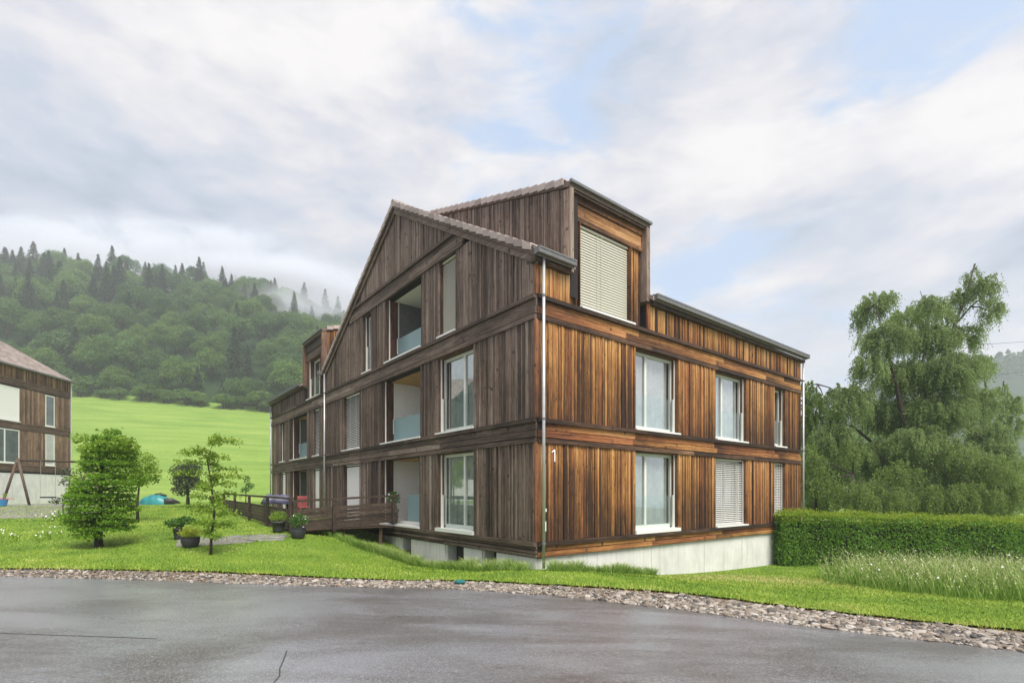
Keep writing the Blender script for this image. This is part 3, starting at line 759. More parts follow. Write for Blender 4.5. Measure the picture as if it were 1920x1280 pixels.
# boards: the 300 that show largest singly, the rest as one part
def imp(b):
    side, a0, a1, d0, d1, zb0, zb1, zt0, zt1, tn = b
    a = (a0 + a1) / 2
    p = W3(d0, a, 3) if side == 'L' else W3(a, d0, 3)
    f = (0.62 if side == 'L' else 0.75)
    dist = p.to_2d().length
    return (a1 - a0) * (max(zt0, zt1) - min(zb0, zb1)) / dist ** 2 * f
BOARDS.sort(key=imp, reverse=True)
rest = MB()
for i, (side, a0, a1, d0, d1, zb0, zb1, zt0, zt1, tn) in enumerate(BOARDS):
    if zt0 <= zb0 + 0.01 and zt1 <= zb1 + 0.01: continue
    zt0 = max(zt0, zb0 + 0.005); zt1 = max(zt1, zb1 + 0.005)
    mb = MB() if i < 300 else rest
    mb.hexa(corner_pts(side, a0, a1, d0, d1, zb0, zb1, zt0, zt1), tn, 2, side == 'L')
    if i < 300: mb.build('board', M['wood'], house)
o = rest.build('board', M['wood'], house); o['kind'] = 'stuff'
for lst, nm in ((PL, 'plank'), (LG, 'ledge')):
    for (side, a0, a1, d0, d1, z0, z1, tn) in lst:
        mb = MB(); fbox(mb, side, a0, a1, d0, d1, z0, z1, tn, 'a'); mb.build(nm, M['wood'], house)

# corner board between the two sides, ground to eave
mb = MB()
for (z0, z1) in (Z1, Z2, (Z3[0], 6.80)):
    fbox(mb, 'R', -0.035, 0.085, -0.034, 0.03, z0 + 0.002, z1 - 0.002, (0.42, 0.8, 0.9, 0))
mb.build('corner_board', M['wood'], house)

# plinth
def panel(side, a0, a1, d0, d1, z0, z1, name='concrete_panel', mat='concrete'):
    mb = MB(); fbox(mb, side, a0, a1, d0, d1, z0, z1); return mb.build(name, M[mat], house)
PT = 0.155
cuts = [0.05, 2.1, 4.35, 7.05, 9.4, 11.6, TW]
for a, b in zip(cuts[:-1], cuts[1:]): panel('R', a + 0.006, b - 0.006, 0.05, 0.34, -1.6, PT)
for (a, b) in ((0.07, 1.55), (2.20, 3.05), (4.05, 6.15), (6.9, 8.5), (8.504, SE)):
    panel('L', a, b, 0.05, 0.34, -1.4, PT)
for (a, b) in ((1.55, 2.20), (3.05, 4.05), (6.15, 6.9)):      # cellar window recesses
    mb = MB(); fbox(mb, 'L', a, b, 0.42, 0.46, -1.4, PT); mb.build('cellar_window', M['dark_rubber'], house)
    mb = MB(); fbox(mb, 'L', b - 0.06, b - 0.002, 0.10, 0.41, -1.4, PT); mb.build('cellar_reveal', M['concrete'], house)

# back walls (not seen, close the body) and floors
mb = MB()
mb.box(TW - 0.3, TW, 0.32, SW, -1.6, 7.0); mb.box(0.34, TW - 0.3, SW - 0.3, SW, -1.6, 7.0)
mb.box(0.32, 9.0, SE - 0.3, SE, -1.4, 7.0); mb.box(8.7, 9.0, SW, SE - 0.3, -1.4, 7.0)
for z in (0.2, 2.86, 5.66): mb.box(2.6, TW - 0.31, 0.36, SW - 0.32, z, z + 0.3); mb.box(2.6, 8.6, SW + 0.05, SE - 0.31, z, z + 0.3)
mb.build('inner_wall', M['core'], house)

# --- windows
def window(side, a0, a1, z0, z1, mull=(0.36,), cur='curtain', glass='glass', d=0.20, guard=True, sill=0.05, warm=1, cur_gap=0.14):
    fr = MB(); w0 = 0.065
    zf = z0 + (0.05 if sill < 0.08 else 0.10)
    fbox(fr, side, a0 + 0.022, a0 + 0.022 + w0, d, d + 0.07, zf, z1); fbox(fr, side, a1 - 0.022 - w0, a1 - 0.022, d, d + 0.07, zf, z1)
    fbox(fr, side, a0 + 0.023 + w0, a1 - 0.023 - w0, d, d + 0.07, z1 - 0.11, z1); fbox(fr, side, a0 + 0.023 + w0, a1 - 0.023 - w0, d, d + 0.07, z0 + 0.001, zf + 0.06)
    edges = [a0 + 0.023 + w0]
    for m in mull:
        am = a0 + (a1 - a0) * m
        fbox(fr, side, am - 0.045, am + 0.045, d - 0.008, d + 0.065, zf + 0.061, z1 - 0.111); edges += [am - 0.046, am + 0.046]
    edges.append(a1 - 0.023 - w0)
    f = fr.build('window', M['frame'], house)
    for i in range(0, len(edges), 2):
        mb = MB(); fbox(mb, side, edges[i], edges[i + 1], d + 0.03, d + 0.036, zf + 0.061, z1 - 0.111); mb.build('pane', M[glass], f)
    mb = MB(); fbox(mb, side, a0 - 0.03, a1 + 0.04, -0.085, d - 0.01, z0 - 0.05, z0 - 0.05 + max(sill, 0.05) - 0.002); mb.build('sill', M['sill'], f)
    tn = (0.30, 0.75 if warm else 0.55, 0.9, 0)
    for p in (a0 + 0.001, a1 - 0.021):
        jm = MB(); fbox(jm, side, p, p + 0.020, 0.032, d + 0.10, z0, z1, tn); jm.build('jamb', M['wood'], f)
    jm = MB(); fbox(jm, side, a0 + 0.022, a1 - 0.022, 0.02, d - 0.01, z1 - 0.03, z1 - 0.002, tn, 'a'); jm.build('lintel', M['wood'], f)
    gd = MB(); fbox(gd, side, a1 - 0.055, a1 - 0.035, 0.075, 0.115, z0, z1 - 0.03); gd.build('guide_rail', M['frame'], f)
    if guard:
        mb = MB(); fbox(mb, side, a0 + 0.03, a1 - 0.09, 0.125, 0.135, z0 + 0.03, z0 + 0.98); mb.build('guard_pane', M['guard'], f)
        mb = MB(); fbox(mb, side, a1 - 0.088, a1 - 0.058, 0.10, 0.15, z0, z0 + 1.0); mb.build('guard_post', M['frame'], f)
    if cur:
        n = 60; A = np.linspace(a0 + 0.05, a1 - cur_gap, n)
        off = d + 0.10 + 0.022 * np.sin(np.arange(n) * 0.9 + random.random() * 6) + 0.012 * np.sin(np.arange(n) * 2.3)
        V = []
        for z in (z0 + 0.04, (z0 + z1) / 2, z1 - 0.02):
            for a, q in zip(A, off):
                V.append((q, a, z) if side == 'L' else (a, q, z))
        i = np.arange(3 * n).reshape(3, n)
        F = np.stack([i[:-1, :-1], i[:-1, 1:], i[1:, 1:], i[1:, :-1]], -1).reshape(-1, 4)
        o = add_obj('curtain', mesh_np('curtain', V, F), f, [M[cur]], True)
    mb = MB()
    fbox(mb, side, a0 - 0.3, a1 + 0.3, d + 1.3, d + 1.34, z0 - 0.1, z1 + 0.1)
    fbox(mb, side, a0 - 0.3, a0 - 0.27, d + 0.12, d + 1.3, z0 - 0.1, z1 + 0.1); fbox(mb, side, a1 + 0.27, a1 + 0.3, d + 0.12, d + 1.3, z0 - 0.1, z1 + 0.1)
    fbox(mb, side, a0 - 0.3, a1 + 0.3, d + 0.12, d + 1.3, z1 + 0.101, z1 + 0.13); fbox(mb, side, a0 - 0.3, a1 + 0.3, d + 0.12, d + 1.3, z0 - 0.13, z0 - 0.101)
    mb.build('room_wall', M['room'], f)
    return f

def blind(side, a0, a1, z0, z1, mat='blind', pitch=0.066, tilt=0.9, d=0.12, single=True, cords=(0.4, 0.5), off=0.03):
    """venetian blind: head rail, bottom rail, cords and slats"""
    b = MB()
    fbox(b, side, a0 + off, a1 - off, d - 0.035, d + 0.035, z1 - 0.05, z1 - 0.005)
    bl = b.build('blind', M[mat], house)
    b = MB(); fbox(b, side, a0 + off, a1 - off, d - 0.03, d + 0.03, z0 + 0.005, z0 + 0.03); b.build('bottom_rail', M[mat], bl)
    for c in cords:
        ac = a0 + (a1 - a0) * c
        b = MB(); fbox(b, side, ac - 0.004, ac + 0.004, d - 0.052, d - 0.047, z0 + 0.03, z1 - 0.05); b.build('cord', M[mat], bl)
    n = int((z1 - z0 - 0.09) / pitch)
    hw = 0.046; cz, cd = math.sin(tilt) * hw, math.cos(tilt) * hw
    prof = [(-cd, -cz), (-cd * 0.3, -cz * 0.15), (cd * 0.4, cz * 0.55), (cd, cz)]
    V = []
    for a in (a0 + off + 0.005, a1 - off - 0.005):
        for (p, q) in prof: V.append((d + p, a, q) if side == 'L' else (a, d + p, q))
    V = V + [(v[0], v[1], v[2] - 0.003) for v in V]
    F = []
    for k in range(3): F += [(k, k + 1, 4 + k + 1, 4 + k), (8 + k, 8 + 4 + k, 8 + 4 + k + 1, 8 + k + 1)]
    F += [(0, 4, 12, 8), (3, 11, 15, 7)]
    me = mesh_np('slat', V, np.array(F)); me.materials.append(M[mat])
    if single:
        for i in range(n):
            o = add_obj('slat', me, bl); o.location = (0, 0, z0 + 0.06 + i * pitch)
    else:
        mb = MB()
        for i in range(n): mb.raw(np.array(V) + np.array([0, 0, z0 + 0.06 + i * pitch]), F)
        o = mb.build('slat', M[mat], bl); o['kind'] = 'stuff'
    return bl

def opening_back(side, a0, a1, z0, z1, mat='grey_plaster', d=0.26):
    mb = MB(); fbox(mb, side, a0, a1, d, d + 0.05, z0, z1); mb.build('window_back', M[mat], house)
def jambs(side, a0, a1, z0, z1, warm, d=0.25, white=True, sill=True):
    tn = (0.26, warm, 0.9, 0)
    for p in (a0 + 0.001, a1 - 0.021):
        jm = MB(); fbox(jm, side, p, p + 0.020, 0.032, d, z0, z1, tn); jm.build('jamb', M['wood'], house)
    if sill:
        mb = MB(); fbox(mb, side, a0 - 0.03, a1 + 0.04, -0.085, 0.2, z0 - 0.05, z0 - 0.002); mb.build('sill', M['sill'], house)

# eave side
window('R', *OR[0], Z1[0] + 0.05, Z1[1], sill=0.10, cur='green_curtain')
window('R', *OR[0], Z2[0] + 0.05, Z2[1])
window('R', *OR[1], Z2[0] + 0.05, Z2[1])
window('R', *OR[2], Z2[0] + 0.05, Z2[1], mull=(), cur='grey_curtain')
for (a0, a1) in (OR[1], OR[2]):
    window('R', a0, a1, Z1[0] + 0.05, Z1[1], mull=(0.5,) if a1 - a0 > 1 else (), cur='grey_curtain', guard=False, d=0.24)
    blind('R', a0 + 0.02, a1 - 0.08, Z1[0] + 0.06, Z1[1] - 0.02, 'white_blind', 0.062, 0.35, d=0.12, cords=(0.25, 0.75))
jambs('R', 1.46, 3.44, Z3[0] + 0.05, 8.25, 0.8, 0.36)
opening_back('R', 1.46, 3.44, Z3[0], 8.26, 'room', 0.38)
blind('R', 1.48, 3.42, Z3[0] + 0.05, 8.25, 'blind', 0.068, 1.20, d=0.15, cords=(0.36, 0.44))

# gable side
window('L', *OL1[0], Z1[0] + 0.05, Z1[1], mull=(0.40,), sill=0.10, cur='green_curtain', warm=0)
window('L', *OL2[0], Z2[0] + 0.05, Z2[1], mull=(0.40,), cur='green_curtain', warm=0, cur_gap=0.30)
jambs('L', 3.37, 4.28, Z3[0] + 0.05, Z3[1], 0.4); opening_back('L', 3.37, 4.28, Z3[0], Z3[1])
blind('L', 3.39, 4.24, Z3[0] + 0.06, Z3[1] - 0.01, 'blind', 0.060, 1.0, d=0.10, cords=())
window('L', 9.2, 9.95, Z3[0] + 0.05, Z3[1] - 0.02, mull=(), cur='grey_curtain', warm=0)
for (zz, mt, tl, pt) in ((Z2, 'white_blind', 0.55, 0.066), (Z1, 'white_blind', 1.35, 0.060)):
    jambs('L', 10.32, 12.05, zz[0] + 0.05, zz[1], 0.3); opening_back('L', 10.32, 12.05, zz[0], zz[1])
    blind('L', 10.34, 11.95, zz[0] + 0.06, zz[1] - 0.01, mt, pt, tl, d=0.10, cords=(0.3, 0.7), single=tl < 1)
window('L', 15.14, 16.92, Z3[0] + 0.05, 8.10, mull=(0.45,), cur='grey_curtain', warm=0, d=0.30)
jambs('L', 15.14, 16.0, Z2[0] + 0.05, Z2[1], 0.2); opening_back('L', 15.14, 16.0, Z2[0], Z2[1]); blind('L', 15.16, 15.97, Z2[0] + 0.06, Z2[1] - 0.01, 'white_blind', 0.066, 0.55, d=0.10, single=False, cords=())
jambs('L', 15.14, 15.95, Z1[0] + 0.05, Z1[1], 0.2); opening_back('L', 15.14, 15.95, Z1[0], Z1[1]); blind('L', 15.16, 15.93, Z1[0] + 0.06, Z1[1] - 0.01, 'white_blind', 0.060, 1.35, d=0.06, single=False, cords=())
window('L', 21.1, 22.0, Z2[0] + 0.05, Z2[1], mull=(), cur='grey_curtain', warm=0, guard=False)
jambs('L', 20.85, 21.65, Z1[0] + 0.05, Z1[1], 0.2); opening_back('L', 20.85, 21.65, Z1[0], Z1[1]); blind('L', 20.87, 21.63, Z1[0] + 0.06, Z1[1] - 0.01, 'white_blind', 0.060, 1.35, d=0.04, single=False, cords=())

# loggias
def loggia(a0, a1, z0, z1, wall='plaster', ceil='ceiling_wood', depth=2.2, glass_front=True, back='plaster', full_guard=True):
    tn = (0.24, 0.62, 0.9, 0)
    L = empty('loggia'); L.parent = house
    for (p, q) in ((a1 - 0.04, a1 - 0.001), (a0 + 0.001, a0 + 0.03)):
        lg = MB(); fbox(lg, 'L', p, q, 0.032, 0.42, z0, z1, tn); lg.build('jamb', M['wood'], L)
    for (p, q) in ((a1 - 0.05, a1 + 0.1), (a0 - 0.1, a0 + 0.04)):
        mb = MB(); fbox(mb, 'L', p, q, 0.421, depth, z0 - 0.05, z1 + 0.10); mb.build('side_wall', M[wall], L)
    mb = MB(); fbox(mb, 'L', a0 - 0.1, a1 + 0.1, depth + 0.001, depth + 0.1, z0 - 0.05, z1 + 0.1); mb.build('rear_wall', M[back], L)
    if ceil == 'ceiling_wood':
        a = a0 + 0.04; i = 0
        while a < a1 - 0.06:
            b = min(a + 0.16, a1 - 0.051)
            mb = MB(); fbox(mb, 'L', a, b - 0.006, 0.302, depth, z1 + 0.0, z1 + 0.03, (random.uniform(0.3, 0.8), 0, 0, 0)); mb.build('ceiling_plank', M[ceil], L); a = b
        mb = MB(); fbox(mb, 'L', a0, a1, 0.302, depth, z1 + 0.031, z1 + 0.06); mb.build('ceiling', M['core'], L)
    else:
        mb = MB(); fbox(mb, 'L', a0, a1, 0.302, depth, z1 + 0.0, z1 + 0.06); mb.build('ceiling', M[ceil], L)
    mb = MB(); fbox(mb, 'L', a0 - 0.02, a1 + 0.04, -0.085, depth, z0 - 0.05, z0 - 0.002); mb.build('floor_slab', M['sill'], L)
    mb = MB(); fbox(mb, 'L', a1 - 0.07, a1 - 0.045, 0.085, 0.12, z0, z1); mb.build('guide_rail', M['frame'], L)
    mb = MB(); fbox(mb, 'L', a1 - 0.075, a1 - 0.05, 0.43, 0.46, z0, z1); mb.build('guide_rail', M['frame'], L)
    if full_guard:
        mb = MB(); fbox(mb, 'L', a0 + 0.03, a1 - 0.09, 0.40, 0.412, z0 + 0.02, z0 + 0.86); mb.build('guard_pane', M['frosted'], L)
        mb = MB(); fbox(mb, 'L', a1 - 0.09, a1 - 0.05, 0.385, 0.43, z0 + 0.35, z0 + 0.88); mb.build('guard_post', M['frame'], L)
    return L
loggia(5.45, 8.26, Z1[0] + 0.05, Z1[1], full_guard=False)
mb = MB(); fbox(mb, 'L', 5.5, 7.1, 0.40, 0.412, Z1[0] + 0.16, Z1[0] + 1.05); mb.build('guard_pane', M['frosted'], house)
mb = MB(); fbox(mb, 'L', 5.5, 7.9, 0.36, 0.43, Z1[0] + 0.05, Z1[0] + 0.155); mb.build('guard_base', M['frame'], house)
loggia(5.39, 8.25, Z2[0] + 0.05, Z2[1])
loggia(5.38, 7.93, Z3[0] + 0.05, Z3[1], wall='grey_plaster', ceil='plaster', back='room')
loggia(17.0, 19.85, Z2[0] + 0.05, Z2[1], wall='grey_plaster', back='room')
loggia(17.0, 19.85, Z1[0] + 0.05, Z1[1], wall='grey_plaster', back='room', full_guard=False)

# --- roof
roof = MB()
def slab(P, th):
    """P: 4 corners (x,y,z) of the upper face, extruded straight down"""
    Q = [(x, y, z - th) for x, y, z in P]
    roof.hexa(Q + list(P), (0.45, 0, 0, 0))
OV = 0.20; VO = -0.11
zt_ = lambda s: zu(s) + 0.30
for (xa, xb, ya) in ((VO, D0 - 0.001, -OV), (D0, D1, 0.45), (D1 + 0.001, TW + 0.15, -OV)):
    slab([(xa, ya, 7.14 + RS * ya), (xb, ya, 7.14 + RS * ya), (xb, SW / 2, zt_(SW / 2)), (xa, SW / 2, zt_(SW / 2))], 0.12)
slab([(VO, SW / 2, zt_(SW / 2)), (TW + 0.15, SW / 2, zt_(SW / 2)), (TW + 0.15, SW + OV, 6.84 + 0.30 - RS * OV), (VO, SW + OV, 6.84 + 0.30 - RS * OV)], 0.12)
zr = 6.84 + 0.30 + RS * 5.0
for (ya, yb, xa) in ((SW + 0.25, E0 - 0.001, -OV), (E0, E1, 0.5), (E1 + 0.001, SE + 0.12, -OV)):
    slab([(xa, ya, 7.14 + RS * xa), (5.0, ya, zr), (5.0, yb, zr), (xa, yb, 7.14 + RS * xa)], 0.12)
slab([(5.0, SW + 0.25, zr), (9.2, SW + 0.25, 7.14 - RS * OV + 0.4), (9.2, SE + 0.12, 7.14 - RS * OV + 0.4), (5.0, SE + 0.12, zr)], 0.12)
roof.build('roof', M['tile'], house)
dr = MB()
dr.hexa([(D0 - 0.05, -0.06, DZ - 0.13), (D1 + 0.06, -0.06, DZ - 0.13), (D1 + 0.06, SW / 2, dz(SW / 2) - 0.12), (D0 - 0.05, SW / 2, dz(SW / 2) - 0.12),
         (D0 - 0.05, -0.06, DZ), (D1 + 0.06, -0.06, DZ), (D1 + 0.06, SW / 2, dz(SW / 2)), (D0 - 0.05, SW / 2, dz(SW / 2))], (0.4, 0, 0.5, 0))
dr.hexa([(-0.06, E0 - 0.05, DZ - 0.13), (5, E0 - 0.05, dz(5) - 0.13), (5, E1 + 0.06, dz(5) - 0.13), (-0.06, E1 + 0.06, DZ - 0.13),
         (-0.06, E0 - 0.05, DZ), (5, E0 - 0.05, dz(5)), (5, E1 + 0.06, dz(5)), (-0.06, E1 + 0.06, DZ)], (0.4, 0, 0.5, 0))
dr.build('dormer_roof', M['dark_tile'], house)
# far cheek walls of the dormers
mb = MB()
mb.hexa([(D1 - 0.12, 0.32, 6.4), (D1 - 0.01, 0.32, 6.4), (D1 - 0.01, 6.6, 10.6), (D1 - 0.12, 6.6, 10.6), (D1 - 0.12, 0.32, DZ - 0.14), (D1 - 0.01, 0.32, DZ - 0.14), (D1 - 0.01, 6.6, dz(6.6) - 0.14), (D1 - 0.12, 6.6, dz(6.6) - 0.14)], (0.4, 0, 0.5, 0))
mb.hexa([(0.32, E1 - 0.12, 6.4), (4.6, E1 - 0.12, 9.3), (4.6, E1 - 0.01, 9.3), (0.32, E1 - 0.01, 6.4), (0.32, E1 - 0.12, DZ - 0.14), (4.6, E1 - 0.12, dz(4.6) - 0.14), (4.6, E1 - 0.01, dz(4.6) - 0.14), (0.32, E1 - 0.01, DZ - 0.14)], (0.4, 0, 0.5, 0))
mb.build('cheek_wall', M['wood'], house)
# dormer surrounds
def post(side, a0, a1, z0, z1, d0=-0.07, d1=0.16, tn=(0.55, 0.15, 0.4, 0), name='surround_post'):
    mb = MB(); fbox(mb, side, a0, a1, d0, d1, z0, z1, tn); return mb.build(name, M['wood'], house)
post('R', D0 - 0.035, D0 + 0.075, 6.90, DZ - 0.135, tn=(0.70, 0.10, 0.4, 0)); post('R', D1 - 0.10, D1 + 0.05, 6.90, DZ - 0.135, tn=(0.62, 0.05, 0.4, 0), d1=0.30)
post('R', D0 + 0.076, D1 - 0.101, 8.862, DZ - 0.135, d0=-0.03, d1=0.20, tn=(0.30, 0.1, 0.4, 0), name='soffit_board')
post('L', E0 - 0.03, E0 + 0.09, 6.90, DZ - 0.135, tn=(0.45, 0.3, 0.8, 0)); post('L', E1 - 0.1, E1 + 0.05, 6.90, DZ - 0.135, tn=(0.5, 0.3, 0.4, 0), d1=0.3)
post('L', E0 + 0.091, E1 - 0.101, 8.862, DZ - 0.135, d0=-0.03, d1=0.2, tn=(0.3, 0, 0.4, 0), name='soffit_board')
# metal front edges of the dormer roofs
def edge(side, a0, a1, z0, z1, d0, d1, name='roof_edge', mat='metal'):
    mb = MB(); fbox(mb, side, a0, a1, d0, d1, z0, z1); return mb.build(name, M[mat], house)
edge('R', D0 - 0.07, D1 + 0.08, DZ - 0.04, DZ + 0.025, -0.13, -0.061); edge('L', E0 - 0.07, E1 + 0.08, DZ - 0.04, DZ + 0.025, -0.13, -0.061)

# barge boards along the gable
def barge(s0, s1, n=2):
    for i in range(n):
        p = s0 + (s1 - s0) * i / n; q = s0 + (s1 - s0) * (i + 1) / n
        for (lo, hi, x0, x1, tn) in ((-0.02, 0.150, -0.085, -0.033, 0.50), (0.152, 0.295, -0.135, -0.033, 0.40)):
            def zl(s): return 6.84 + RS * (s if s0 < SW / 2 and s1 <= SW / 2 + 0.01 else SW - s)
            mb = MB()
            mb.hexa([(x0, p, zl(p) + lo), (x1, p, zl(p) + lo), (x1, q, zl(q) + lo), (x0, q, zl(q) + lo), (x0, p, zl(p) + hi), (x1, p, zl(p) + hi), (x1, q, zl(q) + hi), (x0, q, zl(q) + hi)], (tn + random.uniform(-0.05, 0.08), 0.0, 0.5, 0), 1)
            mb.build('barge_board', M['wood'], house)
barge(-0.12, SW / 2, 2); barge(SW / 2, SW + 0.12, 2)

# verge tiles, one by one
def verge_tiles(f, s0, s1, x0, x1, swap=False, gauge=0.355):
    n = int(round((s1 - s0) / (gauge / math.sqrt(1 + RS * RS)))); ds = (s1 - s0) / n
    for i in range(n):
        p = s0 + i * ds + 0.012; q = p + ds - 0.014
        zp, zq = f(p), f(q)
        lift = 0.042
        lo = -0.13
        # lower end sits proud of the tile below
        a, b = (lift, 0.0) if zq > zp else (0.0, lift)
        P = [(x0, p, zp + lo + a), (x1, p, zp + a - 0.01), (x1, q, zq + b - 0.01), (x0, q, zq + lo + b), (x0, p, zp + 0.03 + a), (x1, p, zp + 0.03 + a), (x1, q, zq + 0.03 + b), (x0, q, zq + 0.03 + b)]
        # outer apron is a thin plate; body runs over the verge
        P = [(x0, p, zp + lo + a), (x0 + 0.03, p, zp + lo + a), (x0 + 0.03, q, zq + lo + b), (x0, q, zq + lo + b), (x0, p, zp + 0.03 + a), (x0 + 0.03, p, zp + 0.03 + a), (x0 + 0.03, q, zq + 0.03 + b), (x0, q, zq + 0.03 + b)]
        T = [(x0 + 0.0301, p, zp + a), (x1, p, zp + a), (x1, q, zq + b), (x0 + 0.0301, q, zq + b), (x0 + 0.0301, p, zp + 0.03 + a), (x1, p, zp + 0.03 + a), (x1, q, zq + 0.03 + b), (x0 + 0.0301, q, zq + 0.03 + b)]
        if swap: P = [(y, x, z) for x, y, z in P]; T = [(y, x, z) for x, y, z in T]
        tn = (random.uniform(0.50, 0.90), 0, 0, 0)
        if not swap and f is zt_top and q > SW / 2 - 0.9 and p < SW / 2 + 0.9: tn = (0.45, 0, 0, 0)
        mb = MB(); mb.hexa(P, tn, 1, swap); mb.hexa(T, tn, 1, swap); mb.build('verge_tile', M['tile'], house)
zt_top = lambda s: zu(s) + 0.335 if s < SW / 2 else 6.84 + RS * (SW - s) + 0.335
zt_r = lambda s: 6.84 + RS * s + 0.335
verge_tiles(zt_r, -0.02, SW / 2, -0.165, 0.15)
zt_l = lambda s: 6.84 + RS * (SW - s) + 0.335
verge_tiles(zt_l, SW / 2, SW + 0.1, -0.165, 0.15)
verge_tiles(lambda s: dz(s) + 0.03, 0.12, SW / 2 - 0.1, D0 - 0.10, D0 + 0.2)
verge_tiles(lambda s: dz(s) + 0.03, 0.12, 4.0, E0 - 0.10, E0 + 0.2, True)
# ridge cap
mb = MB()
for i in range(38):
    x = -0.16 + i * 0.375
    mb.tube([(x, SW / 2, zt_(SW / 2) + 0.03), (x + 0.37, SW / 2, zt_(SW / 2) + 0.05)], 0.11, 8, (random.uniform(0.3, 0.6), 0, 0, 0))
mb.build('ridge_cap', M['tile'], house)

# eaves: fascia and box gutters
def gutter(side, a0, a1, cap0=True):
    mb = MB(); fbox(mb, side, a0 + 0.02, a1 - 0.02, -0.14, 0.03, 6.80, 6.895, (0.25, 0.25, 0.5, 0), 'a'); mb.build('fascia', M['wood'], house)
    g = MB()
    fbox(g, side, a0, a1, -0.30, -0.295, 6.945, 7.034); fbox(g, side, a0, a1, -0.294, -0.15, 6.935, 6.943); fbox(g, side, a0, a1, -0.149, -0.142, 6.91, 7.10)
    fbox(g, side, a0 - 0.006, a0 - 0.0005, -0.30, -0.142, 6.935, 7.07); fbox(g, side, a1 + 0.0005, a1 + 0.006, -0.30, -0.142, 6.935, 7.07)
    fbox(g, side, a0, a1, -0.312, -0.301, 7.035, 7.075)
    return g.build('gutter', M['metal'], house)
gutter('R', -0.16, D0 - 0.06); gutter('R', D1 + 0.07, TW + 0.16)
gutter('L', SW + 0.22, E0 - 0.06); gutter('L', E1 + 0.07, SE + 0.14)
mb = MB(); mb.hexa([(-0.15, -0.16, 7.075), (D0 - 0.06, -0.16, 7.075), (D0 - 0.06, 0.10, 7.24), (-0.15, 0.10, 7.24), (-0.15, -0.16, 7.083), (D0 - 0.06, -0.16, 7.083), (D0 - 0.06, 0.10, 7.248), (-0.15, 0.10, 7.248)])
mb.build('flashing', M['sill'], house)
g = MB(); g.box(-0.30, 0.5, SW + 0.10, SW + 0.22, 6.92, 7.05); g.build('gutter', M['metal'], house)

# downpipes with brackets
def downpipe(t, s, z0, z1, r=0.036, brk=True):
    mb = MB(); mb.tube([(t, s, z0), (t, s, z1)], r, 12); p = mb.build('downpipe', M['pipe'], house, True)
    if brk:
        b = MB()
        for z in (0.48, 3.28, 6.05):
            b.tube([(t, s, z), (t, s, z + 0.05)], r + 0.008, 12); b.box(t - 0.01, t + 0.01, s, s + 0.12, z + 0.01, z + 0.04)
        b.build('bracket', M['metal'], p)
    return p
dp = downpipe(0.10, -0.16, -0.05, 6.92)
mb = MB(); mb.box(0.145, 0.175, -0.16, -0.10, 0.78, 1.0); mb.box(0.145, 0.18, -0.17, -0.11, 1.22, 1.29); mb.build('clamp_tag', M['sill'], dp)
downpipe(TW + 0.06, -0.10, -1.3, 6.92, 0.036); downpipe(-0.10, SW - 0.05, 0.3, 6.92, 0.036); downpipe(-0.10, SE - 0.02, 0.4, 6.92, 0.036)

# house number: a white figure 1 on the warm side
mb = MB()
mb.hexa(corner_pts('R', 0.530, 0.560, -0.050, -0.035, 2.365, 2.365, 2.645, 2.645))
x = [(0.455, -0.050, 2.565), (0.455, -0.035, 2.565), (0.529, -0.035, 2.612), (0.529, -0.050, 2.612), (0.455, -0.050, 2.590), (0.455, -0.035, 2.590), (0.529, -0.035, 2.645), (0.529, -0.050, 2.645)]
mb.hexa(x); mb.build('house_number', M['number'], house)

# ------------------------------------------------------------------ deck, its railing, things on it
def V2(p): return Vector((p[0], p[1]))
A_ = V2((-3.9, 16.8)); B_ = V2((-6.6, 15.15)); C_ = V2((-13.9, 24.3))
deck = empty('timber_deck', (-6.5, 18, 0), label='raised dark timber deck along the ground floor of the house', cat='deck')
mb = MB(); inv = Matrix.Translation((6.5, -18, 0))
mw = W3(0.0, 18.5, 0)
ring = [A_, B_, C_, V2((mw.x, mw.y))]
def poly_slab(mb, ring, z0, z1, off):
    V = [(p.x - off[0], p.y - off[1], z0) for p in ring] + [(p.x - off[0], p.y - off[1], z1) for p in ring]
    mb.hexa(V, (0.3, 0.3, 0.4, 0), 1)
fl = B_ - A_
nd = 26
for i in range(nd):                       # deck boards run along the house
    u0 = i / nd; u1 = (i + 0.93) / nd
    D_ = V2((mw.x, mw.y))
    q = [A_ + (B_ - A_) * u0, A_ + (B_ - A_) * u1, D_ + (C_ - D_) * u1, D_ + (C_ - D_) * u0]
    b = MB(); poly_slab(b, q, 0.50, 0.53, (-6.5, 18)); b.build('deck_board', M['wood'], deck)
b = MB()
for u in (0.12, 0.5, 0.9):
    for v in (0.02, 0.35, 0.7):
        p = A_ + (B_ - A_) * u + UL * (v * 11)
        g = Hs(p.x, p.y); b = MB(); b.box(p.x + 6.5 - 0.05, p.x + 6.5 + 0.05, p.y - 18 - 0.05, p.y - 18 + 0.05, g - 0.3, 0.498, (0.3, 0.2, 0.4, 0)); b.build('joist_post', M['wood'], deck)

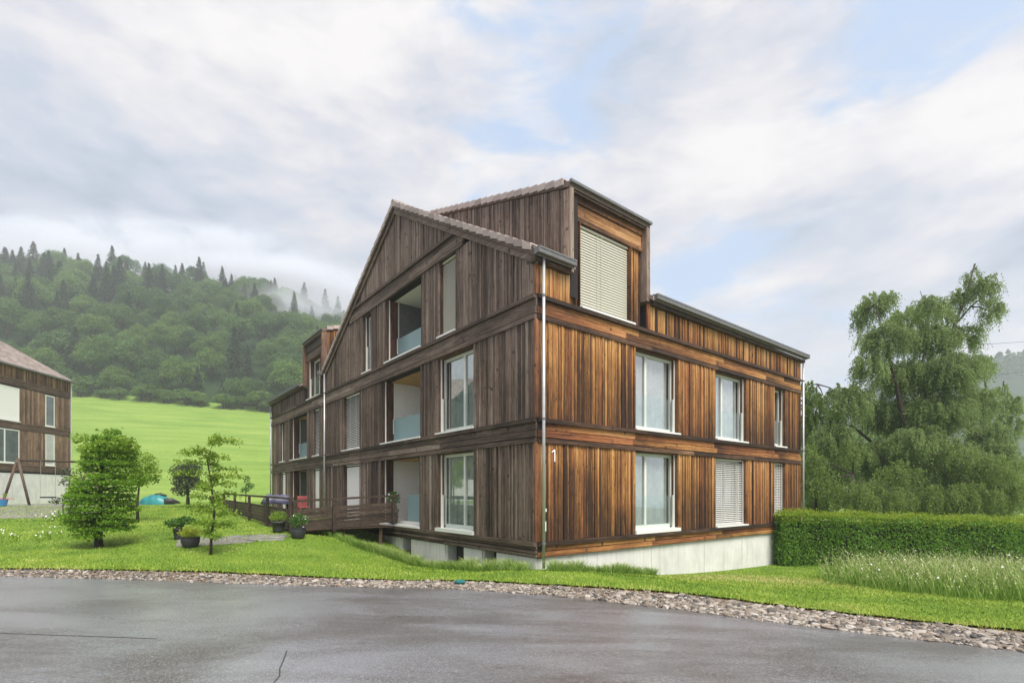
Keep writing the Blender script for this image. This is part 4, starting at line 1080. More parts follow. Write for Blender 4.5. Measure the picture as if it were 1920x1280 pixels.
def rail_run(name, p, q, zt0, zt1, zb0, zb1, label, nslat, posts, over=0.12, gapfrac=0.27):
    o = empty(name, (p.x, p.y, 0), 0, label=label, cat='fence', group='deck railings')
    dirv = (q - p); ln = dirv.length; dirv.normalize(); nrm = V2((-dirv.y, dirv.x))
    def bar(u0, u1, f0, f1, d0, d1, nm, tone):
        """f: fraction of the height"""
        P = []
        for top in (0, 1):
            for (u, dd) in ((u0, d0), (u1, d0), (u1, d1), (u0, d1)):
                zb = zb0 + (zb1 - zb0) * u / ln; zt = zt0 + (zt1 - zt0) * u / ln
                f = f1 if top else f0
                c = dirv * u + nrm * dd
                P.append((c.x, c.y, zb + (zt - zb) * f))
        m = MB(); m.hexa(P, (tone - 0.05, 0.05, 0.5, 0), 0); m.build(nm, M['wood'], o)
    bar(-over, ln, 0.93, 1.0, -0.055, 0.035, 'rail', 0.26)
    top = 1 - gapfrac
    for i in range(nslat):
        f0 = top * i / nslat; f1 = top * (i + 0.90) / nslat
        bar(-over + random.uniform(0, 0.06), ln, f0, f1, -0.045, -0.018, 'slat', random.uniform(0.14, 0.34))
    for u in posts:
        bar(u * ln - 0.045, u * ln + 0.045, -0.1, 0.93, -0.017, 0.07, 'post', 0.22)
    return o
rail_run('deck_railing', A_, B_, 1.58, 1.42, 0.69, 0.43, 'dark slatted timber railing across the end of the deck nearest the road', 6, (0.02, 0.62, 0.98))
rail_run('deck_railing', B_ + V2((-0.05, 0.08)), C_, 1.50, 1.62, 0.50, 0.80, 'long dark slatted timber railing along the meadow side of the deck', 5, (0.0, 0.25, 0.5, 0.75, 0.98), 0.0, 0.35)

# covered table
p = at(520, 19.6)
t = empty('covered_table', (p.x, p.y, 0.53), 0.6, label='garden table under a violet grey cover behind the deck railing', cat='table')
mb = MB()
V = []; nx, ny = 12, 9
for i in range(nx):
    for j in range(ny):
        x = (i / (nx - 1) - 0.5) * 1.1; y = (j / (ny - 1) - 0.5) * 0.8
        ed = max(abs(x) / 0.55, abs(y) / 0.40)
        z = 0.98 - 0.32 * max(0, ed - 0.72) / 0.28 + 0.05 * math.sin(i * 1.3 + j * 2.1) * (ed < 0.8) + 0.05 * random.random()
        V.append((x, y, z))
i = np.arange(nx * ny).reshape(nx, ny); F = np.stack([i[:-1, :-1], i[1:, :-1], i[1:, 1:], i[:-1, 1:]], -1).reshape(-1, 4)
o = add_obj('cover', mesh_np('cover', V, F), t, [M['violet']], True); sm = o.modifiers.new('solid', 'SOLIDIFY'); sm.thickness = 0.02
for (x, y) in ((-.42, -.28), (.42, -.28), (-.42, .28), (.42, .28)):
    mb = MB(); mb.box(x - 0.03, x + 0.03, y - 0.03, y + 0.03, 0, 0.72); mb.build('leg', M['dark_rubber'], t)

# coral chair
p = W3(-0.4, 16.2, 0.53)
c = empty('garden_chair', p, ANG, label='coral red garden chair on the deck by the wall', cat='chair')
mb = MB(); mb.box(-0.22, 0.22, -0.22, 0.22, 0.42, 0.46); mb.build('seat', M['coral'], c)
mb = MB()
for i in range(6): mb.box(-0.21 + i * 0.075, -0.165 + i * 0.075, 0.20, 0.225, 0.46, 0.92)
mb.box(-0.23, 0.23, 0.195, 0.23, 0.86, 0.96); mb.build('backrest', M['coral'], c)
for (x, y) in ((-.2, -.2), (.2, -.2), (-.2, .2), (.2, .2)):
    mb = MB(); mb.box(x - 0.02, x + 0.02, y - 0.02, y + 0.02, 0, 0.42); mb.build('leg', M['coral'], c)

# ------------------------------------------------------------------ vegetation helpers
def leaf_arrays(C, size, axis=None, spread=1.0, aspect=0.55, droop=0.0, rng=RNG):
    """kite shaped leaves centred on C; axis (n,3) gives the preferred long axis"""
    n = len(C)
    a = rng.normal(0, 1, (n, 3)) * spread
    if axis is not None: a = a + axis
    a[:, 2] -= droop
    a /= np.linalg.norm(a, axis=1, keepdims=True) + 1e-9
    r = rng.normal(0, 1, (n, 3)); b = np.cross(a, r); b /= np.linalg.norm(b, axis=1, keepdims=True) + 1e-9
    nn = np.cross(a, b)
    s = (size * rng.uniform(0.7, 1.3, n))[:, None] if np.isscalar(size) else (size * rng.uniform(0.75, 1.25, n))[:, None]
    bow = 0.12
    P = np.stack([C - a * s * 0.5, C + b * s * aspect * 0.5 + nn * s * bow, C + a * s * 0.5, C - b * s * aspect * 0.5 + nn * s * bow], 1).reshape(-1, 3)
    F = np.arange(4 * n).reshape(n, 4)
    return P, F

def leaves(name, C, size, mat, parent=None, **kw):
    P, F = leaf_arrays(np.asarray(C, float), size, **kw)
    return add_obj(name, mesh_np(name, P, F), parent, [mat])

def in_sphere(n, rng=RNG, shell=0.5):
    v = rng.normal(0, 1, (n, 3)); v /= np.linalg.norm(v, axis=1, keepdims=True)
    return v * (shell + (1 - shell) * rng.random((n, 1)) ** 0.6)

def blob_leaves(blobs, n_per_area, size_note=None, shell=0.35):
    C = []
    for (c, r, dens) in blobs:
        n = int(2.6 * n_per_area * dens * (r[0] * r[1] + r[1] * r[2] + r[0] * r[2]) / 3)
        C.append(np.asarray(c) + in_sphere(n, shell=shell) * np.asarray(r))
    return np.vstack(C)

# ------------------------------------------------------------------ lawn blades
def make_grass():
    n = 300000
    # denser near the camera: pick by distance
    Y = 4.6 + 27 * RNG.random(n) ** 1.9; X = RNG.uniform(-1.08, 1.08, n) * Y
    yin = np.interp(X, IN[:, 0], IN[:, 1])
    edge_ = Y - yin
    keep = (edge_ > -0.04 - 0.22 * RNG.random(n) ** 2.2)
    # not inside the house
    dx, dy = X - P0[0], Y - P0[1]
    t_ = dx * UR.x + dy * UR.y; s_ = dx * UL.x + dy * UL.y
    keep &= ~((t_ > -0.02) & (t_ < TW) & (s_ > -0.02) & (s_ < SE))
    X, Y, edge_ = X[keep], Y[keep], edge_[keep]
    n = len(X)
    Z = H(X, Y) + 0.012
    h = RNG.uniform(0.018, 0.045, n) * np.interp(edge_, [0, 0.3, 1], [1.5, 1.2, 1.0])
    wdt = np.interp(Y, [7, 12, 30], [0.0055, 0.010, 0.026]) * RNG.uniform(0.7, 1.3, n)
    a = RNG.random(n) * 2 * PI; lean = RNG.normal(0, 0.5, (n, 2))
    base = np.stack([X, Y, Z], -1)
    off = np.stack([np.cos(a) * wdt, np.sin(a) * wdt, np.zeros(n)], -1)
    tip = base + np.stack([lean[:, 0] * h, lean[:, 1] * h, h], -1)
    V = np.stack([base - off, base + off, tip], 1).reshape(-1, 3)
    F = np.arange(3 * n).reshape(n, 3)
    # yellowed patches on the right and along the strip
    dry = np.exp(-(((X - 6.6) / 2.6) ** 2 + ((Y - 13.6) / 1.7) ** 2)) * 0.85 + 0.30 * np.exp(-(edge_ / 0.22) ** 2) * RNG.random(n)
    tone = np.clip(RNG.normal(0.42, 0.14, n) + dry + sum(0.085 * np.sin(X * fx + Y * fy + ph) for fx, fy, ph in ((1.7, 0.6, 0), (0.7, 1.9, 1), (3.1, -2.2, 2), (-1.1, 4.3, 3), (5.3, 3.7, 4))), 0, 1)
    tn = np.repeat(np.stack([tone, tone * 0, tone * 0, tone * 0 + 1], -1), 3, 0)
    tag(add_obj('grass', mesh_np('grass', V, F, tn), None, [M['blade']]), kind='stuff', label='short mown grass blades covering the lawn', cat='grass')
make_grass()

def in_poly(X, Y, poly):
    ins = np.zeros(len(X), bool); m = len(poly); j = m - 1
    for i in range(m):
        xi, yi = poly[i]; xj, yj = poly[j]
        c = ((yi > Y) != (yj > Y)) & (X < (xj - xi) * (Y - yi) / (yj - yi + 1e-12) + xi); ins ^= c; j = i
    return ins

def tall_blades(X, Y, hgt, wdt, lean, tone_tip, tone_base=0.25):
    n = len(X); Z = H(X, Y)
    base = np.stack([X, Y, Z], -1); a = RNG.random(n) * 2 * PI
    off = np.stack([np.cos(a), np.sin(a), a * 0], -1) * wdt[:, None]
    m1 = base + np.stack([lean[:, 0] * 0.18, lean[:, 1] * 0.18, np.full(n, 0.42)], -1) * hgt[:, None]
    m2 = base + np.stack([lean[:, 0] * 0.50, lean[:, 1] * 0.50, np.full(n, 0.78)], -1) * hgt[:, None]
    tp = base + np.stack([lean[:, 0], lean[:, 1], np.full(n, 0.98)], -1) * hgt[:, None]
    V = np.stack([base - off, base + off, m1 - off * .8, m1 + off * .8, m2 - off * .55, m2 + off * .55, tp], 1).reshape(-1, 3)
    i = (np.arange(n) * 7)[:, None]
    Q = np.concatenate([i + np.array([0, 1, 3, 2]), i + np.array([2, 3, 5, 4])]); T = i + np.array([4, 5, 6])
    tb = np.clip(RNG.normal(tone_base, 0.1, n), 0, 1); tt = np.clip(tone_tip, 0, 1)
    tv = np.stack([tb, tb, tb * .6 + tt * .4, tb * .6 + tt * .4, tb * .25 + tt * .75, tb * .25 + tt * .75, tt], 1).reshape(-1)
    tn = np.stack([tv, tv * 0, tv * 0, tv * 0 + 1], -1)
    return V, Q, T, tn, tp

def make_tall_grass():
    poly = [(8.2, 12.9), (8.5, 11.1), (9.1, 9.9), (11, 9.0), (14, 8.2), (19, 8.6), (19, 14.8), (14, 15.6), (11, 15.6), (9.0, 14.8)]
    n = 26000
    X = RNG.uniform(8, 19, n); Y = RNG.uniform(8, 16, n)
    k = in_poly(X + RNG.normal(0, 0.12, n), Y + RNG.normal(0, 0.12, n), poly); X, Y = X[k], Y[k]; n = len(X)
    edge_in = np.clip((X - 8.2) / 1.2, 0, 1) * np.clip((Y - np.interp(X, [8, 9.1, 11, 14, 19], [12.5, 9.9, 9.0, 8.2, 8.6])) / 1.4, 0, 1)
    h = RNG.normal(0.58, 0.16, n).clip(0.2, 1.0) * (0.45 + 0.55 * edge_in)
    lean = RNG.normal(0, 0.33, (n, 2)); lean[:, 0] += -0.12
    tip = np.clip(RNG.beta(2.2, 1.7, n) + 0.18 * edge_in, 0, 1)
    V, Q, T, tn, tp = tall_blades(X, Y, h, RNG.uniform(0.003, 0.008, n), lean, tip, 0.30)
    o = tag(add_obj('tall_grass', mesh_np('tall_grass', V, [Q, T], tn), None, [M['straw']]), kind='stuff', label='unmown seeding grass in front of the hedge', cat='grass')
    # seed heads
    sel = RNG.random(n) < 0.30
    P, F = leaf_arrays(tp[sel], 0.055, axis=np.stack([lean[sel, 0] * 2, lean[sel, 1] * 2, np.full(sel.sum(), 1.2)], -1), spread=0.3, aspect=0.3)
    t2 = np.repeat(np.clip(RNG.normal(0.88, 0.1, sel.sum()), 0, 1), 4)
    add_obj('seed_head', mesh_np('seed_head', P, F, np.stack([t2, t2 * 0, t2 * 0, t2 * 0 + 1], -1)), o, [M['straw']])['kind'] = 'stuff'
    # daisies: flat eight-petal discs
    m = 210
    ii = RNG.choice(n, m, replace=False); mb = MB()
    for q in ii:
        c = np.array([X[q], Y[q], 0]); c[2] = Hs(X[q], Y[q]) + h[q] * RNG.uniform(0.75, 1.02)
        r = RNG.uniform(0.014, 0.026); nv = np.array([RNG.normal(0, .5), -0.6 + RNG.normal(0, .3), 0.8]); nv /= np.linalg.norm(nv)
        a = np.cross(nv, [1, 0, 0]); a /= np.linalg.norm(a); b = np.cross(nv, a)
        ring = [c + (a * math.cos(2 * PI * j / 10) + b * math.sin(2 * PI * j / 10)) * r * (1 if j % 2 else 0.7) for j in range(10)]
        mb.raw([c + nv * 0.006] + ring, [(0, 1 + j, 1 + (j + 1) % 10) for j in range(10)])
    x = mb.build('daisy', M['petal'], o); x['kind'] = 'stuff'
make_tall_grass()

# ------------------------------------------------------------------ hedge
def make_hedge():
    h = empty('hedge', (14.5, 18.6, -1.0), 0, label='long clipped hornbeam hedge with fresh lime green tips', cat='hedge')
    x0, x1 = 9.75, 24.0
    yf = lambda x: 18.15 - 0.02 * (x - 9.75); top = lambda x: 0.86 - 0.03 * (x - 9.75)
    off = np.array([14.5, 18.6, -1.0])
    # dark twiggy core
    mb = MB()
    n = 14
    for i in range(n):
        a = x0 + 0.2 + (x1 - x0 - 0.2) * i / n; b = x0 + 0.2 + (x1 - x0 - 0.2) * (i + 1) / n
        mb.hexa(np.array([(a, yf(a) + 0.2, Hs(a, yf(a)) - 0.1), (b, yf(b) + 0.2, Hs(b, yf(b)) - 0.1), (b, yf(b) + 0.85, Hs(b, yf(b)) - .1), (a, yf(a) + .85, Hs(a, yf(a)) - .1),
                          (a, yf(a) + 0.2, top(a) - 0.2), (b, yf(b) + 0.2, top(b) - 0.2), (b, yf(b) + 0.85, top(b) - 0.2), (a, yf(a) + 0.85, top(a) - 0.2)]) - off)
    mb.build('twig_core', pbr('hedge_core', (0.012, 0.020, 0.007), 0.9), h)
    def surf(n, face):
        x = RNG.uniform(x0, x1, n)
        if face == 'front':
            u = RNG.random(n); z = np.array([Hs(q, yf(q)) for q in np.linspace(x0, x1, 50)]); zb = np.interp(x, np.linspace(x0, x1, 50), z)
            bulge = 0.10 * np.sin(x * 2.3 + 3 * u) + 0.07 * np.sin(x * 5.1 - 5 * u)
            y = yf(x) + RNG.normal(0.06, 0.08, n) + bulge * 0.6
            return np.stack([x, y, zb + 0.02 + u * (top(x) - zb - 0.02)], -1)
        if face == 'top':
            y = yf(x) + RNG.uniform(-0.05, 1.0, n); return np.stack([x, y, top(x) + RNG.normal(0, 0.045, n) + 0.05 * np.sin(x * 3.1) + 0.03 * np.sin(x * 7.7)], -1)
        y = RNG.uniform(18.1, 19.15, n); u = RNG.random(n)
        return np.stack([x0 + RNG.normal(0.03, 0.08, n), y, -1.05 + u * (top(x0) + 1.05)], -1)
    C = np.vstack([surf(30000, 'front'), surf(2500, 'side'), surf(3500, 'top')]) - off
    leaves('foliage', C, 0.070, M['leaf_hedge'], h, axis=np.array([0.3, -0.6, -0.7]), spread=0.75, aspect=0.62)
    T = surf(15000, 'top'); T[:, 2] += np.abs(RNG.normal(0.03, 0.06, len(T)))
    T2 = surf(8000, 'front'); zz = RNG.random(len(T2)) ** 2.2; T2[:, 2] = np.array([top(q) for q in T2[:, 0]]) - zz * 0.30 + 0.02
    T3 = surf(1000, 'side'); T3[:, 2] = top(x0) - RNG.random(len(T3)) ** 2 * 0.3
    o = leaves('fresh_foliage', np.vstack([T, T2, T3]) - off, 0.060, M['leaf_tip'], h, axis=np.array([0, -0.3, 0.9]), spread=0.6, aspect=0.5)
make_hedge()

# ------------------------------------------------------------------ birches
def strands(blobs, per, leaf_step=0.06, ln=(0.5, 1.5), up=0.0):
    """arching branches inside the blobs, each carrying a curtain of hanging twigs: leaf centres and twig lines"""
    C = []; TW_ = []
    for (c, r, dens) in blobs:
        c = np.array(c); r = np.array(r)
        area = (r[0] * r[1] + r[1] * r[2] + r[0] * r[2]) / 3
        nb = max(4, int(per * dens * area))
        for _ in range(nb):
            v = in_sphere(1, shell=0.75)[0]; v[2] = v[2] * 0.8 + 0.12
            st = c + v * r * 0.25; en = c + v * r * RNG.uniform(0.75, 1.1)
            L = np.linalg.norm(en - st)
            m = int(9 + 10 * L)
            u = np.sort(RNG.uniform(0.15, 1.0, m))[:, None]
            sag = 0.25 * L
            path = st + (en - st) * u + np.array([0, 0, 1]) * (sag * 1.2 * u * (1 - u) * 2 - sag * 0.5 * u ** 2)
            if RNG.random() < 0.5: TW_.append(path[::2])
            out_ = (en - st) / (L + 1e-6)
            for p in path:
                l = RNG.uniform(*ln) * 0.62; k = max(3, int(l / leaf_step)); w_ = np.linspace(0, 1, k)[:, None]
                sw = RNG.normal(0, 0.07, 3)
                q = p + (out_ * 0.30 * l + sw) * w_ + np.array([0, 0, -1]) * l * (0.35 * w_ + 0.65 * w_ ** 2)
                C.append(q + RNG.normal(0, 0.028, q.shape))
    return np.vstack(C), TW_

def pix_blobs(lst, D, base, dj=1.0, squash=1.0):
    out_ = []
    sc = D / 945
    for (px, py, rx, ry, dens) in lst:
        dd = D + RNG.uniform(-dj, dj)
        c = np.array([(px - 960) / 945 * dd, dd, EYE + (923 - py) / 945 * dd]) - np.array(base)
        out_.append((c, (rx * sc, (rx + ry) / 2 * sc * squash, ry * sc), dens))
    return out_

def birch(name, blobs, limbs, base_px, D, label, mat, per, size, ln, group=None, dj=1.2):
    b = at(base_px, D); o = empty(name, b, 0, label=label, cat='tree', group=group)
    bl = pix_blobs(blobs, D, b, dj)
    C, tw = strands(bl, per, ln=ln)
    leaves('crown', C, size, mat, o, axis=np.array([0, 0, -0.9]), spread=0.65, aspect=0.5)
    mb = MB()
    for pts, r0, r1 in limbs:
        P = [np.array([(px - 960) / 945 * (D + dd), D + dd, EYE + (923 - py) / 945 * (D + dd)]) - np.array(b) for px, py, dd in pts]
        mb.tube(P, list(np.linspace(r0, r1, len(P))), 7)
    # side twigs from the limbs to the blobs
    for (c, r, dens) in bl:
        best = None
        for pts, r0, r1 in limbs:
            for px, py, dd in pts:
                q = np.array([(px - 960) / 945 * (D + dd), D + dd, EYE + (923 - py) / 945 * (D + dd)]) - np.array(b)
                dist = np.linalg.norm(q - c)
                if best is None or dist < best[0]: best = (dist, q)
        midp = (best[1] + c) / 2 + np.array([0, 0, 0.10]); mb.tube([best[1], midp, c], [0.04, 0.028, 0.012], 5)
    for p in tw:
        if len(p) > 3: mb.tube(p[::2], 0.008, 3, caps=False)
    mb.build('trunk', M['bark'], o, True)
    return o

main_blobs = [(1838, 545, 34, 36, .8), (1858, 585, 20, 34, .8), (1822, 520, 16, 22, .5), (1796, 562, 24, 30, .6), (1640, 572, 36, 32, .8), (1612, 596, 22, 36, .7), (1664, 556, 20, 18, .7), (1700, 600, 40, 34, .8), (1742, 575, 34, 30, .8), (1772, 590, 26, 28, .7),
              (1660, 640, 50, 44, .9), (1740, 640, 60, 48, 1.0), (1808, 632, 36, 36, .8), (1628, 690, 32, 40, .9), (1700, 710, 66, 50, 1.1), (1782, 700, 62, 52, 1.1), (1842, 690, 22, 34, .7),
              (1596, 755, 40, 44, 1.0), (1662, 780, 62, 52, 1.1), (1750, 780, 74, 56, 1.2), (1826, 760, 44, 50, 1.0), (1850, 820, 40, 46, 1.0),
              (1560, 830, 40, 50, 1.0), (1624, 860, 62, 52, 1.1), (1690, 880, 50, 50, 1.0), (1790, 870, 64, 52, 1.1), (1850, 890, 56, 50, 1.0), (1905, 890, 42, 50, 1.0), (1870, 850, 40, 40, 1.0), (1720, 830, 60, 40, 1.0), (1740, 930, 80, 40, 1.0), (1640, 930, 70, 40, 1.0), (1850, 940, 70, 40, 1.0)]
main_limbs = [([(1728, 1000, 0), (1722, 930, 0), (1716, 870, 0), (1722, 820, 0), (1740, 740, 0.3), (1765, 680, 0.3), (1790, 610, 0.2), (1812, 550, 0), (1828, 495, 0)], 0.24, 0.02),
              ([(1718, 880, 0), (1696, 800, -0.4), (1680, 720, -0.5), (1660, 640, -0.4), (1642, 570, -0.2)], 0.14, 0.02),
              ([(1716, 870, 0), (1755, 840, 0.5), (1800, 790, 0.8), (1850, 740, 0.8)], 0.12, 0.02),
              ([(1716, 880, 0), (1660, 850, 0.7), (1600, 800, 1.0), (1570, 790, 1.0)], 0.12, 0.02),
              ([(1740, 740, 0.3), (1742, 660, 0.6), (1738, 580, 0.6), (1725, 545, .6)], 0.07, 0.01),
              ([(1790, 610, 0.2), (1820, 575, 0.3), (1845, 555, 0.3), (1862, 560, .3)], 0.05, 0.01),
              ([(1722, 820, 0), (1760, 860, -1.0), (1810, 880, -1.4), (1860, 880, -1.4)], 0.08, 0.015)]
birch('birch_tree', main_blobs, main_limbs, 1728, 24.0, 'tall loose weeping birch leaning right behind the hedge', M['leaf_birch'], 88, 0.088, (0.25, 1.0))
low = [(1525, 860, 26, 40, 1.0), (1690, 890, 50, 36, .9), (1870, 880, 50, 40, 1.0), (1540, 905, 40, 40, 1.0), (1590, 925, 50, 34, 1.0), (1650, 935, 60, 34, 1.0), (1715, 945, 60, 30, .9), (1770, 930, 56, 38, 1.0), (1830, 930, 60, 40, 1.0), (1890, 930, 60, 42, 1.0), (1600, 850, 30, 40, .6), (1800, 850, 46, 36, .5)]
birch('weeping_shrub', low, [([(1650, 1000, 0), (1640, 940, 0), (1600, 890, 0)], 0.06, 0.01), ([(1790, 1000, 0), (1800, 930, 0), (1830, 880, 0)], 0.06, 0.01)], 1700, 21.5,
      'low yellow green weeping thicket under the birch, just above the hedge', M['leaf_willow'], 44, 0.088, (0.25, 0.85), dj=0.5)
birch('slender_birch', [(1518, 728, 20, 24, .9), (1528, 770, 24, 40, 1.0), (1545, 745, 22, 26, .7), (1522, 830, 26, 46, 1.0), (1545, 880, 30, 46, 1.0), (1515, 900, 26, 46, 1.0), (1565, 800, 22, 40, .8), (1580, 740, 24, 34, .8), (1530, 945, 34, 30, 1.0), (1570, 880, 26, 50, 1.0), (1512, 770, 14, 50, .8)],
      [([(1530, 1000, 0), (1530, 900, 0), (1530, 800, 0), (1532, 720, 0)], 0.10, 0.015)], 1530, 28.0, 'slender light green birch between house corner and the big birch', M['leaf_willow'], 34, 0.115, (0.4, 1.1))
birch('small_birch', [(1880, 735, 22, 20, .8), (1888, 765, 28, 28, 1.0), (1893, 805, 24, 32, 1.0), (1868, 790, 18, 34, .8), (1905, 760, 18, 22, .8)],
      [([(1892, 1000, 0), (1890, 880, 0), (1888, 780, 0), (1882, 715, 0)], 0.09, 0.015)], 1890, 29.0, 'small birch at the picture edge right of the big birch', M['leaf_birch'], 30, 0.115, (0.4, 1.0))

# ------------------------------------------------------------------ garden trees on the lawn
def garden_tree(name, base, blobs, trunk, label, mat, n, size, spread=0.8, axis=(0, 0, -0.2), aspect=0.6, group=None, layers=False):
    o = empty(name, base, 0, label=label, cat='tree', group=group)
    C = blob_leaves(blobs, n, shell=0.25)
    if layers:       # leaves gather in horizontal sprays
        C[:, 2] = np.round(C[:, 2] / 0.17 + 0.35 * np.sin(C[:, 0] * 3) + 0.35 * np.sin(C[:, 1] * 4)) * 0.17 + RNG.normal(0, 0.035, len(C))
    leaves('crown', C, size, mat, o, axis=np.array(axis), spread=spread, aspect=aspect)
    mb = MB()
    for pts, r0, r1 in trunk: mb.tube(pts, list(np.linspace(r0, r1, len(pts))), 9)
    mb.build('trunk', M['bark'], o, True)
    return o

D = 13.3; b = at(185, D); sc = D / 945
def local(px, py, dd=0.0): return ((px - 185) * sc, dd, EYE + (923 - py) * sc - b.z)
prof = [(826, 200, 26), (846, 199, 46), (872, 200, 58), (902, 197, 66), (932, 192, 70), (962, 190, 72), (986, 187, 62)]
bl = []
for (py, cx, r) in prof:
    r *= 0.86
    for k in range(7):
        a = k / 7 * 2 * PI + py * 0.37; rr = r * RNG.uniform(0.48, 0.80)
        lx, _, lz = local(cx + rr * math.cos(a), py + RNG.uniform(-8, 8)); bl.append((np.array([lx, rr * math.sin(a) * sc, lz]), (r * RNG.uniform(0.26, 0.44) * sc, r * 0.38 * sc, RNG.uniform(8, 14) * sc), 1.0))
    lx, _, lz = local(cx, py); bl.append((np.array([lx, 0, lz]), (r * 0.45 * sc, r * 0.45 * sc, 15 * sc), 0.6))
limbs = [([(0, 0, -0.15), (0.0, 0, 0.25), (0.02, 0, 0.9), (0.06, 0, 1.8), (0.12, 0, 2.7)], 0.115, 0.015)]
for k in range(16):
    a = k * 2.4; z = 0.45 + k * 0.13; L = 0.72 - 0.02 * k
    limbs.append(([(0.02, 0, z), (0.5 * L * math.cos(a), 0.5 * L * math.sin(a), z + 0.10), (L * math.cos(a), L * math.sin(a), z + 0.12)], 0.03, 0.006))
garden_tree('hazel_tree', b, bl, limbs, 'round dark green leafy tree on a short trunk, alone on the lawn', M['leaf_maple'], 3100, 0.068, 0.7, (0.0, -0.25, -0.45), 0.62, layers=True)
# lighter new growth at its top and on the left
tips = [(np.array(local(200 + 40 * math.cos(q), 836 + 12 * math.sin(q * 3), 0.4 * math.sin(q))), (0.28, 0.28, 0.16), 1.0) for q in np.linspace(0, 6, 9)] + [(np.array(local(148, 900 + 20 * i, -0.2)), (0.16, 0.2, 0.14), .8) for i in range(5)]
hz = [o for o in COL.objects if o.name.startswith('hazel_tree')][0]
leaves('fresh_leaves', blob_leaves(tips, 900, shell=0.2), 0.085, M['leaf_fresh'], hz, spread=0.8, aspect=0.55)

D2 = 19.0; b = at(258, D2); sc2 = D2 / 945
def mkblobs(lst, base_px, D, bz, dens=1.0, dj=0.5):
    s = D / 945
    return [(np.array([(px - base_px) * s, RNG.uniform(-dj, dj), EYE + (923 - py) * s - bz]), (rx * s, rx * s, ry * s), dens) for px, py, rx, ry in lst]
garden_tree('lime_green_tree', b, mkblobs([(240, 850, 24, 20), (262, 868, 26, 22), (280, 890, 18, 18), (255, 895, 26, 20), (235, 880, 24, 26), (225, 850, 20, 18)], 258, D2, b.z),
            [([(0, 0, -0.1), (0, 0, 0.8), (0.1, 0, 1.8)], 0.06, 0.02)], 'bright yellow green young tree half hidden behind the round dark tree', M['leaf_fresh'], 820, 0.10)
b = at(118, 21.0)
garden_tree('grey_leaved_shrub', b, mkblobs([(118, 885, 16, 12), (112, 905, 14, 8), (125, 900, 14, 16), (118, 940, 20, 9)], 118, 21.0, b.z), [([(0, 0, -0.1), (0, 0, 0.9)], 0.03, 0.01)],
            'sparse dark leaved shrub between swing and round tree', M['leaf_purple'], 300, 0.10)
D3 = 30.0; b = at(352, D3)
garden_tree('bronze_tree', b, mkblobs([(340, 884, 20, 16), (362, 884, 20, 16), (350, 900, 26, 16), (346, 918, 16, 12), (352, 875, 18, 10), (372, 905, 14, 14)], 352, D3, b.z),
            [([(0, 0, -0.1), (0.02, 0, 0.7), (0, 0, 1.3)], 0.12, 0.05)], 'dark bronze leaved ball tree beside the teal boat cover', M['leaf_purple'], 700, 0.12)
D4 = 36.0; b = at(461, D4)
garden_tree('thin_young_tree', b, mkblobs([(461, 898, 7, 8), (462, 910, 9, 8), (459, 918, 9, 6)], 461, D4, b.z), [([(0, 0, -0.1), (0, 0, 0.9), (0, 0, 1.5)], 0.04, 0.01)],
            'thin young tree on the meadow behind the deck railing', M['leaf_pot'], 500, 0.12)

# sapling with tiered sprays
D5 = 12.0; b = at(395, D5); s5 = D5 / 945
o = empty('sapling', b, 0, label='thin leaning sapling with tiers of yellow green leaves on the lawn', cat='tree')
tr = [((px - 395) * s5, 0, EYE + (923 - py) * s5 - b.z) for px, py in ((395, 1048), (396, 1010), (402, 960), (396, 905), (388, 860), (398, 835), (412, 822))]
mb = MB(); mb.tube(tr, [0.035, 0.030, 0.026, 0.020, 0.014, 0.009, 0.005], 8)
C = []; AX = []
tip = (440, 822)
sprays = [(362, 851), (425, 858), (352, 868), (432, 880), (440, 892), (345, 888), (355, 910), (432, 908), (360, 930), (428, 928), (352, 950), (372, 958), (436, 950), (442, 962), (366, 980), (430, 985), (378, 1000), (418, 1005), (438, 826), (420, 832), (405, 820), (380, 845), (385, 900), (412, 895), (410, 940), (385, 940), (405, 975), (388, 870), (402, 855), (395, 915)]
for (px, py) in sprays:
    e = np.array([(px - 395) * s5, RNG.uniform(-0.45, 0.45), EYE + (923 - py) * s5 - b.z])
    zs = e[2] - 0.04 + RNG.uniform(-.05, .02); st = np.array([np.interp(zs, [q[2] for q in tr], [q[0] for q in tr]), 0, zs])
    mb.tube([st, (st + e) / 2 + np.array([0, 0, 0.05]), e], [0.008, 0.006, 0.002], 5)
    u = RNG.uniform(0.10, 1.08, 130)[:, None]
    P = st + (e - st) * u + np.array([0, 0, 0.18]) * (u * (1 - u)) + RNG.normal(0, 1, (130, 3)) * np.array([0.05, 0.07, 0.042])
    C.append(P)
mb.build('trunk', M['bark'], o, True)
leaves('crown', np.vstack(C), 0.068, M['leaf_sapling'], o, axis=np.array([0, -0.2, -0.5]), spread=0.5, aspect=0.55)

